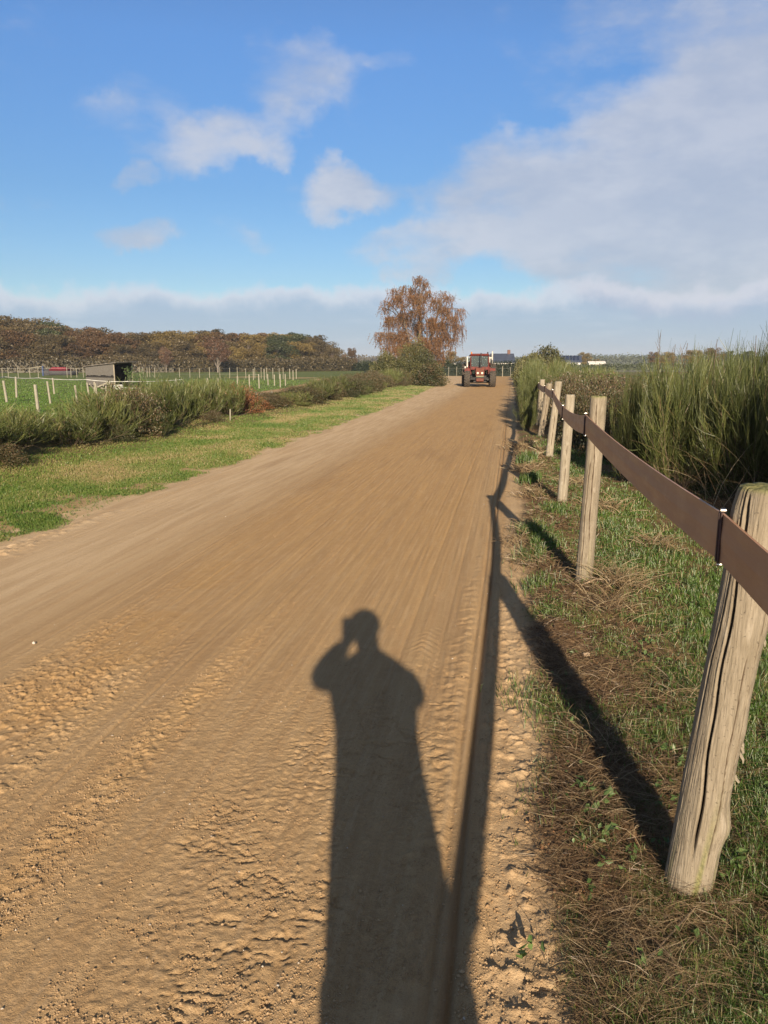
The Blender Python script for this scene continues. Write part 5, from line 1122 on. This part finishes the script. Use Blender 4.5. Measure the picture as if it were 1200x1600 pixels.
def tractor(loc, rz):
    T = thing('tractor', 'red tractor with cab and white side boom driving down the dirt road', 'tractor', loc, rz)
    def wheel(cx, cy, Rr, wd, name='wheel'):
        b = NB(); h = wd/2
        prof = [(-h*.55, Rr*.52), (-h*.9, Rr*.62), (-h, Rr*.78), (-h*.85, Rr*.92), (-h*.5, Rr*.965), (0, Rr*.975), (h*.5, Rr*.965), (h*.85, Rr*.92), (h, Rr*.78), (h*.9, Rr*.62), (h*.55, Rr*.52)]
        b.lathe_x(prof, (cx, cy, Rr-.015), 40); nl = 20
        for k in range(nl):
            for s_ in (-1, 1):
                a0 = 2*math.pi*(k+(.5 if s_ > 0 else 0))/nl; a1 = a0+.24
                V = []
                for (xx, an) in ((0, a1), (s_*h*1.0, a0)):
                    for da in (-.055, .055):
                        for rr in (Rr*.93, Rr*1.025 if xx == 0 else Rr*.99): V.append((cx+xx, cy+rr*math.cos(an+da), Rr-.015-rr*math.sin(an+da)*-1))
                b.add(V, [(0, 1, 3, 2), (4, 6, 7, 5), (1, 5, 7, 3), (0, 4, 5, 1), (2, 3, 7, 6), (0, 2, 6, 4)])
        w_ = b.build('wheel', M['tyre'], T)
        b = NB(); b.lathe_x([(-h*.55, Rr*.53), (-h*.3, Rr*.45), (-h*.15, .08), (h*.15, .08), (h*.3, Rr*.45), (h*.55, Rr*.53)], (cx, cy, Rr-.015), 28); b.build('rim', M['rim'], w_)
    for s_ in (-1, 1): wheel(s_*.87, -1.35, .60, .40); wheel(s_*.97, 1.05, .80, .50)
    def part(name, mat, *boxes, parent=T, bev=.03):
        b = NB()
        for bx in boxes: b.box(bx[0], bx[1], bx[2] if len(bx) > 2 else 0, 0, bev, taper=bx[3] if len(bx) > 3 else (1, 1))
        return b.build(name, M[mat], parent)
    part('chassis', 'tblack', ((0, -.3, .62), (.42, 3.0, .38)), ((0, 1.1, .75), (.6, .9, .5)), ((0, -1.35, .52), (1.35, .22, .18)), ((0, 1.05, .72), (1.4, .3, .28)), ((-.42, .1, .62), (.35, .8, .3)), ((.42, .1, .62), (.35, .8, .3)))
    hood = part('hood', 'tred', ((0, -1.05, 1.13), (.62, 1.5, .36), 0, (.94, 1)), ((0, -1.05, .90), (.60, 1.46, .2)), bev=.04)
    part('grille', 'torange', *[((0, -1.82, z), (.50, .03, .035)) for z in (.80, .87, 1.04, 1.11, 1.18, 1.25)], ((0, -1.812, 1.02), (.56, .03, .56)), parent=hood, bev=.008)
    for s_ in (-1, 1):
        b = NB(); b.tube([(s_*.15, -1.80, .955), (s_*.15, -1.86, .955)], [.075, .07], 16); b.build('headlight', M['lamp'], hood)
    part('front_weight', 'torange', ((0, -2.02, .50), (.52, .22, .22)), bev=.03)
    part('number_plate', 'plate', ((0, -1.86, .73), (.5, .02, .09)), bev=.004)
    part('bumper', 'tblack', ((0, -1.95, .64), (1.15, .10, .07)), ((0, -1.9, .38), (.9, .1, .10)), bev=.02)
    for s_ in (-1, 1):
        b = NB(); V = []; 
        for k in range(9):
            an = math.pi*(.02+.62*k/8); 
            for xx in (s_*.55, s_*.80):
                for rr in (.86, .90): V.append((xx, 1.05-math.cos(an)*rr, .78+math.sin(an)*rr))
        Q = []
        for k in range(8):
            o = k*4; Q += [(o, o+4, o+6, o+2), (o+1, o+3, o+7, o+5), (o, o+1, o+5, o+4), (o+2, o+6, o+7, o+3)]
        Q += [(0, 2, 3, 1), (32, 33, 35, 34)]; b.add(V, Q); b.build('rear_fender', M['tred'], T)
        part('front_fender', 'tred', ((s_*.87, -1.30, 1.26), (.38, .62, .035)), ((s_*.87, -1.62, 1.17), (.38, .035, .20)), bev=.012)
    cab = part('cab_frame', 'tred', *[((s_*.62, y, 1.66), (.065, .07, .92)) for s_ in (-1, 1) for y in (-.22, .62, 1.32)], ((0, -.22, 1.27), (1.22, .06, .22)), ((0, 1.32, 1.25), (1.22, .06, .3)), ((-.63, .55, 1.12), (.05, 1.5, .4)), ((.63, .55, 1.12), (.05, 1.5, .4)), bev=.015)
    part('roof', 'tred', ((0, .53, 2.20), (1.46, 1.78, .17), 0, (.9, .92)), bev=.06)
    part('windscreen', 'glass', ((0, -.225, 1.74), (1.14, .012, .74)), bev=.002); part('side_window', 'glass', ((-.625, .2, 1.72), (.012, .76, .76)), bev=.002); part('side_window', 'glass', ((.625, .2, 1.72), (.012, .76, .76)), bev=.002)
    part('rear_window', 'glass', ((0, 1.33, 1.74), (1.14, .012, .7)), bev=.002)
    part('seat', 'tblack', ((0, .75, 1.18), (.48, .46, .12)), ((0, .98, 1.48), (.46, .1, .5)), bev=.04)
    b = NB(); b.tube([(0, .12, 1.1), (0, .25, 1.46)], .025, 8); pts = [(.19*math.cos(k*math.pi/8), .25+.07*math.sin(k*math.pi/8), 1.47+.17*math.sin(k*math.pi/8)) for k in range(17)]; b.tube(pts, .015, 6, cap=False); b.build('steering_wheel', M['tblack'], T)
    b = NB(); b.tube([(.07, -.85, 1.28), (.07, -.85, 1.6)], .055, 12); b.tube([(.07, -.85, 1.6), (.07, -.85, 2.20), (.07, -.80, 2.32)], .035, 10); b.build('exhaust', M['tblack'], T)
    b = NB(); b.tube([(.10, -.24, 1.45), (.2, -.245, 1.95)], .008, 5); b.build('wiper', M['tblack'], T)
    for x in (-.60, .60): b = NB(); b.tube([(x*.95, .0, 2.27), (x*.95, .0, 2.40)], [.05, .045], 10); b.build('beacon', M['amber'] if x < 0 else M['tblack'], T)
    for s_ in (-1, 1):
        m_ = part('mirror', 'twhite' if s_ < 0 else 'tblack', ((s_*.86, -.28, 1.72), (.09, .05, .74 if s_ < 0 else .26)), ((s_*.74, -.26, 2.06), (.26, .03, .03)), ((s_*1.0, -.3, 1.30), (.1, .06, .22)), bev=.012)
    part('side_boom', 'twhite', ((.98, 1.95, 1.78), (.10, .12, 1.35)), ((.72, 1.95, 2.02), (.5, .1, .13)), ((.80, 1.90, 1.62), (.07, .1, .75)), ((1.12, 1.9, 1.45), (.26, .16, .22)), ((1.08, 1.9, 1.10), (.14, .12, .16)), ((1.05, 1.9, .55), (.07, .08, .95)), ((.98, 1.95, 2.40), (.06, .06, .2)), bev=.02)
    part('linkage', 'tblack', ((0, 1.75, .6), (1.5, .3, .14)), ((.5, 1.85, 1.1), (.1, .1, 1.0)), ((-.5, 1.85, .9), (.1, .1, .7)), ((0, 2.0, .35), (1.9, .25, .3)), bev=.02)
    return T
tx, ty = gnd(746.5, 605); tractor((tx, ty+1.9, Hs(tx, ty)), R(4))

# ------------------------------------------------------------------ the photographer (only the shadow is in view)
M['cloth'] = pmat('dark_coat', (.045, .05, .07), .9, bump=.3, bscale=200); M['skin'] = pmat('skin', (.55, .34, .25), .55); M['hair'] = pmat('hair', (.06, .035, .02), .7); M['denim'] = pmat('denim', (.06, .08, .14), .9); M['phone'] = pmat('phone_case', (.02, .02, .022), .3)
def skinned(name, V, E_, Rd, mat, parent=None, root=0, sub=2):
    me = bpy.data.meshes.new(name); me.from_pydata(V, E_, []); me.update(); o = bpy.data.objects.new(name, me); C.objects.link(o); me.materials.append(mat)
    s_ = o.modifiers.new('skin', 'SKIN'); s_.use_smooth_shade = True; u = o.modifiers.new('sub', 'SUBSURF'); u.levels = sub; u.render_levels = sub
    lay = me.skin_vertices[0].data if me.skin_vertices else None
    if lay is None: me.attributes.new('skin', 'FLOAT', 'POINT')
    for i, r in enumerate(Rd):
        me.skin_vertices[0].data[i].radius = (r, r*.8) if not hasattr(r, '__len__') else r
        me.skin_vertices[0].data[i].use_root = (i == root)
    if parent: o.parent = parent
    return o
PX, PY = .18, -.30
def person():
    V = []; E_ = []; Rd = []
    def v(x, y, z, r, p=None):
        V.append((x, y, z)); Rd.append(r); i = len(V)-1
        if p is not None: E_.append((p, i))
        return i
    pel = v(PX, PY, .96, (.165, .12)); wa = v(PX, PY, 1.12, (.15, .11), pel); ch = v(PX, PY, 1.33, (.17, .12), wa); nk = v(PX, PY+.01, 1.50, .06, ch); hd0 = v(PX-.02, PY+.03, 1.60, .075, nk); hd1 = v(PX-.02, PY+.03, 1.70, (.082, .10), hd0); v(PX-.02, PY+.02, 1.775, .06, hd1)
    for s_ in (-1, 1):
        hp = v(PX+s_*.10, PY, .88, .10, pel); kn = v(PX+s_*.11, PY+.02, .50, .065, hp); an = v(PX+s_*.11, PY-.01, .10, .045, kn); v(PX+s_*.12, PY+.13, .045, (.045, .035), an)
        sh = v(PX+s_*.185, PY, 1.44, .06, ch)
        if s_ < 0: el = v(PX-.295, PY+.05, 1.39, .050, sh); wr = v(PX-.15, PY+.16, 1.56, .030, el); pa = v(PX-.12, PY+.185, 1.61, (.034, .02), wr); side = 1
        else: el = v(PX+.20, PY+.05, 1.34, .050, sh); wr = v(PX+.06, PY+.20, 1.40, .030, el); pa = v(PX-.02, PY+.22, 1.50, (.034, .02), wr); side = -1
        bx, by, bz = V[pa]
        for k in range(4):
            f0 = v(bx+side*.008, by+.02+.004*k, bz+.010+.018*k-.02, .010, pa); f1_ = v(bx+side*.035, by+.045, bz+.012+.018*k-.02, .009, f0); v(bx+side*.055, by+.035, bz+.012+.018*k-.02, .0075, f1_)
        t0 = v(bx+side*.015, by-.015, bz-.012, .011, pa); v(bx+side*.045, by-.02, bz+.006, .009, t0)
    e_ = skinned('person', V, E_, Rd, M['skin'])
    e_['label'] = 'person in a dark coat holding up a phone, casting the long shadow'; e_['category'] = 'person'
    # coat: one lofted shell over torso and skirt, plus skinned sleeves
    b = NB(); prof = [(.40, .178, .15), (.62, .184, .155), (.80, .190, .16), (.95, .186, .158), (1.10, .180, .15), (1.22, .185, .15), (1.36, .220, .155), (1.45, .220, .14), (1.505, .155, .11), (1.545, .085, .085)]; sd = 40
    VV = []
    for (z, rx, ry) in prof:
        for k in range(sd):
            an = 2*math.pi*k/sd; f = 1+.025*math.sin(an*7+z*3)*(z < 1.0); VV.append((PX+rx*math.cos(an)*f, PY+ry*math.sin(an)*f, z))
    b.add(VV, [(i*sd+k, i*sd+(k+1) % sd, (i+1)*sd+(k+1) % sd, (i+1)*sd+k) for i in range(len(prof)-1) for k in range(sd)]); b.build('coat', M['cloth'], e_, smooth=True)
    for s_ in (-1, 1):
        if s_ < 0: P = [(PX-.13, PY, 1.43), (PX-.22, PY+.01, 1.41), (PX-.30, PY+.05, 1.385), (PX-.25, PY+.11, 1.46), (PX-.165, PY+.150, 1.54)]
        else: P = [(PX+.13, PY, 1.43), (PX+.195, PY+.01, 1.42), (PX+.205, PY+.05, 1.335), (PX+.15, PY+.14, 1.35), (PX+.075, PY+.19, 1.385)]
        skinned('sleeve', P, [(i, i+1) for i in range(4)], [.082, .088, .075, .060, .048], M['cloth'], e_)
    b = NB(); n_ = 9
    VV = []; HC = (PX-.02, PY+.015, 1.715)
    for i in range(n_):
        ph = math.pi*.62*i/(n_-1)
        for k in range(20): an = 2*math.pi*k/20; VV.append((HC[0]+.098*math.sin(ph)*math.cos(an), HC[1]+.112*math.sin(ph)*math.sin(an)-.012*(math.sin(an) > 0)*i/n_, HC[2]+.10*math.cos(ph)))
    b.add(VV, [(i*20+k, i*20+(k+1) % 20, (i+1)*20+(k+1) % 20, (i+1)*20+k) for i in range(n_-1) for k in range(20)]); b.build('hair', M['hair'], e_, smooth=True)
    b = NB()
    for s_ in (-1, 1):
        b.tube([(PX+s_*.11, PY, .72), (PX+s_*.112, PY+.015, .5), (PX+s_*.112, PY, .09)], [.095, .085, .062], 16)
    b.build('trousers', M['denim'], e_, smooth=True)
    b = NB()
    for s_ in (-1, 1): b.box((PX+s_*.115, PY+.06, .05), (.105, .28, .10), 0, 0, .03)
    b.build('shoes', M['hair'], e_)
person()
b = NB(); b.box((.0, -.035, 1.585), (.078, .010, .155), YAW, 0, .004); tagc(b.build('phone', M['phone']), 'slim dark phone held up in front of the face', 'phone')
bpy.context.view_layer.update()

# ------------------------------------------------------------------ haze
hm = bpy.data.materials.new('haze'); hm.use_nodes = True; t = hm.node_tree; t.nodes.clear()
pv = nd(t, 'ShaderNodeVolumePrincipled'); pv.inputs['Color'].default_value = (.80, .88, 1.0, 1); pv.inputs['Density'].default_value = .00032; pv.inputs['Anisotropy'].default_value = .0
t.links.new(pv.outputs[0], nd(t, 'ShaderNodeOutputMaterial').inputs['Volume'])
b = NB(); b.box((0, 1200, 20), (4200, 3200, 50)); hz_ = b.build('haze', hm); hz_['kind'] = 'stuff'; hz_['label'] = 'thin pale autumn haze in the air'; hz_['category'] = 'haze'
sc.cycles.volume_step_rate = 4; sc.cycles.volume_max_steps = 32
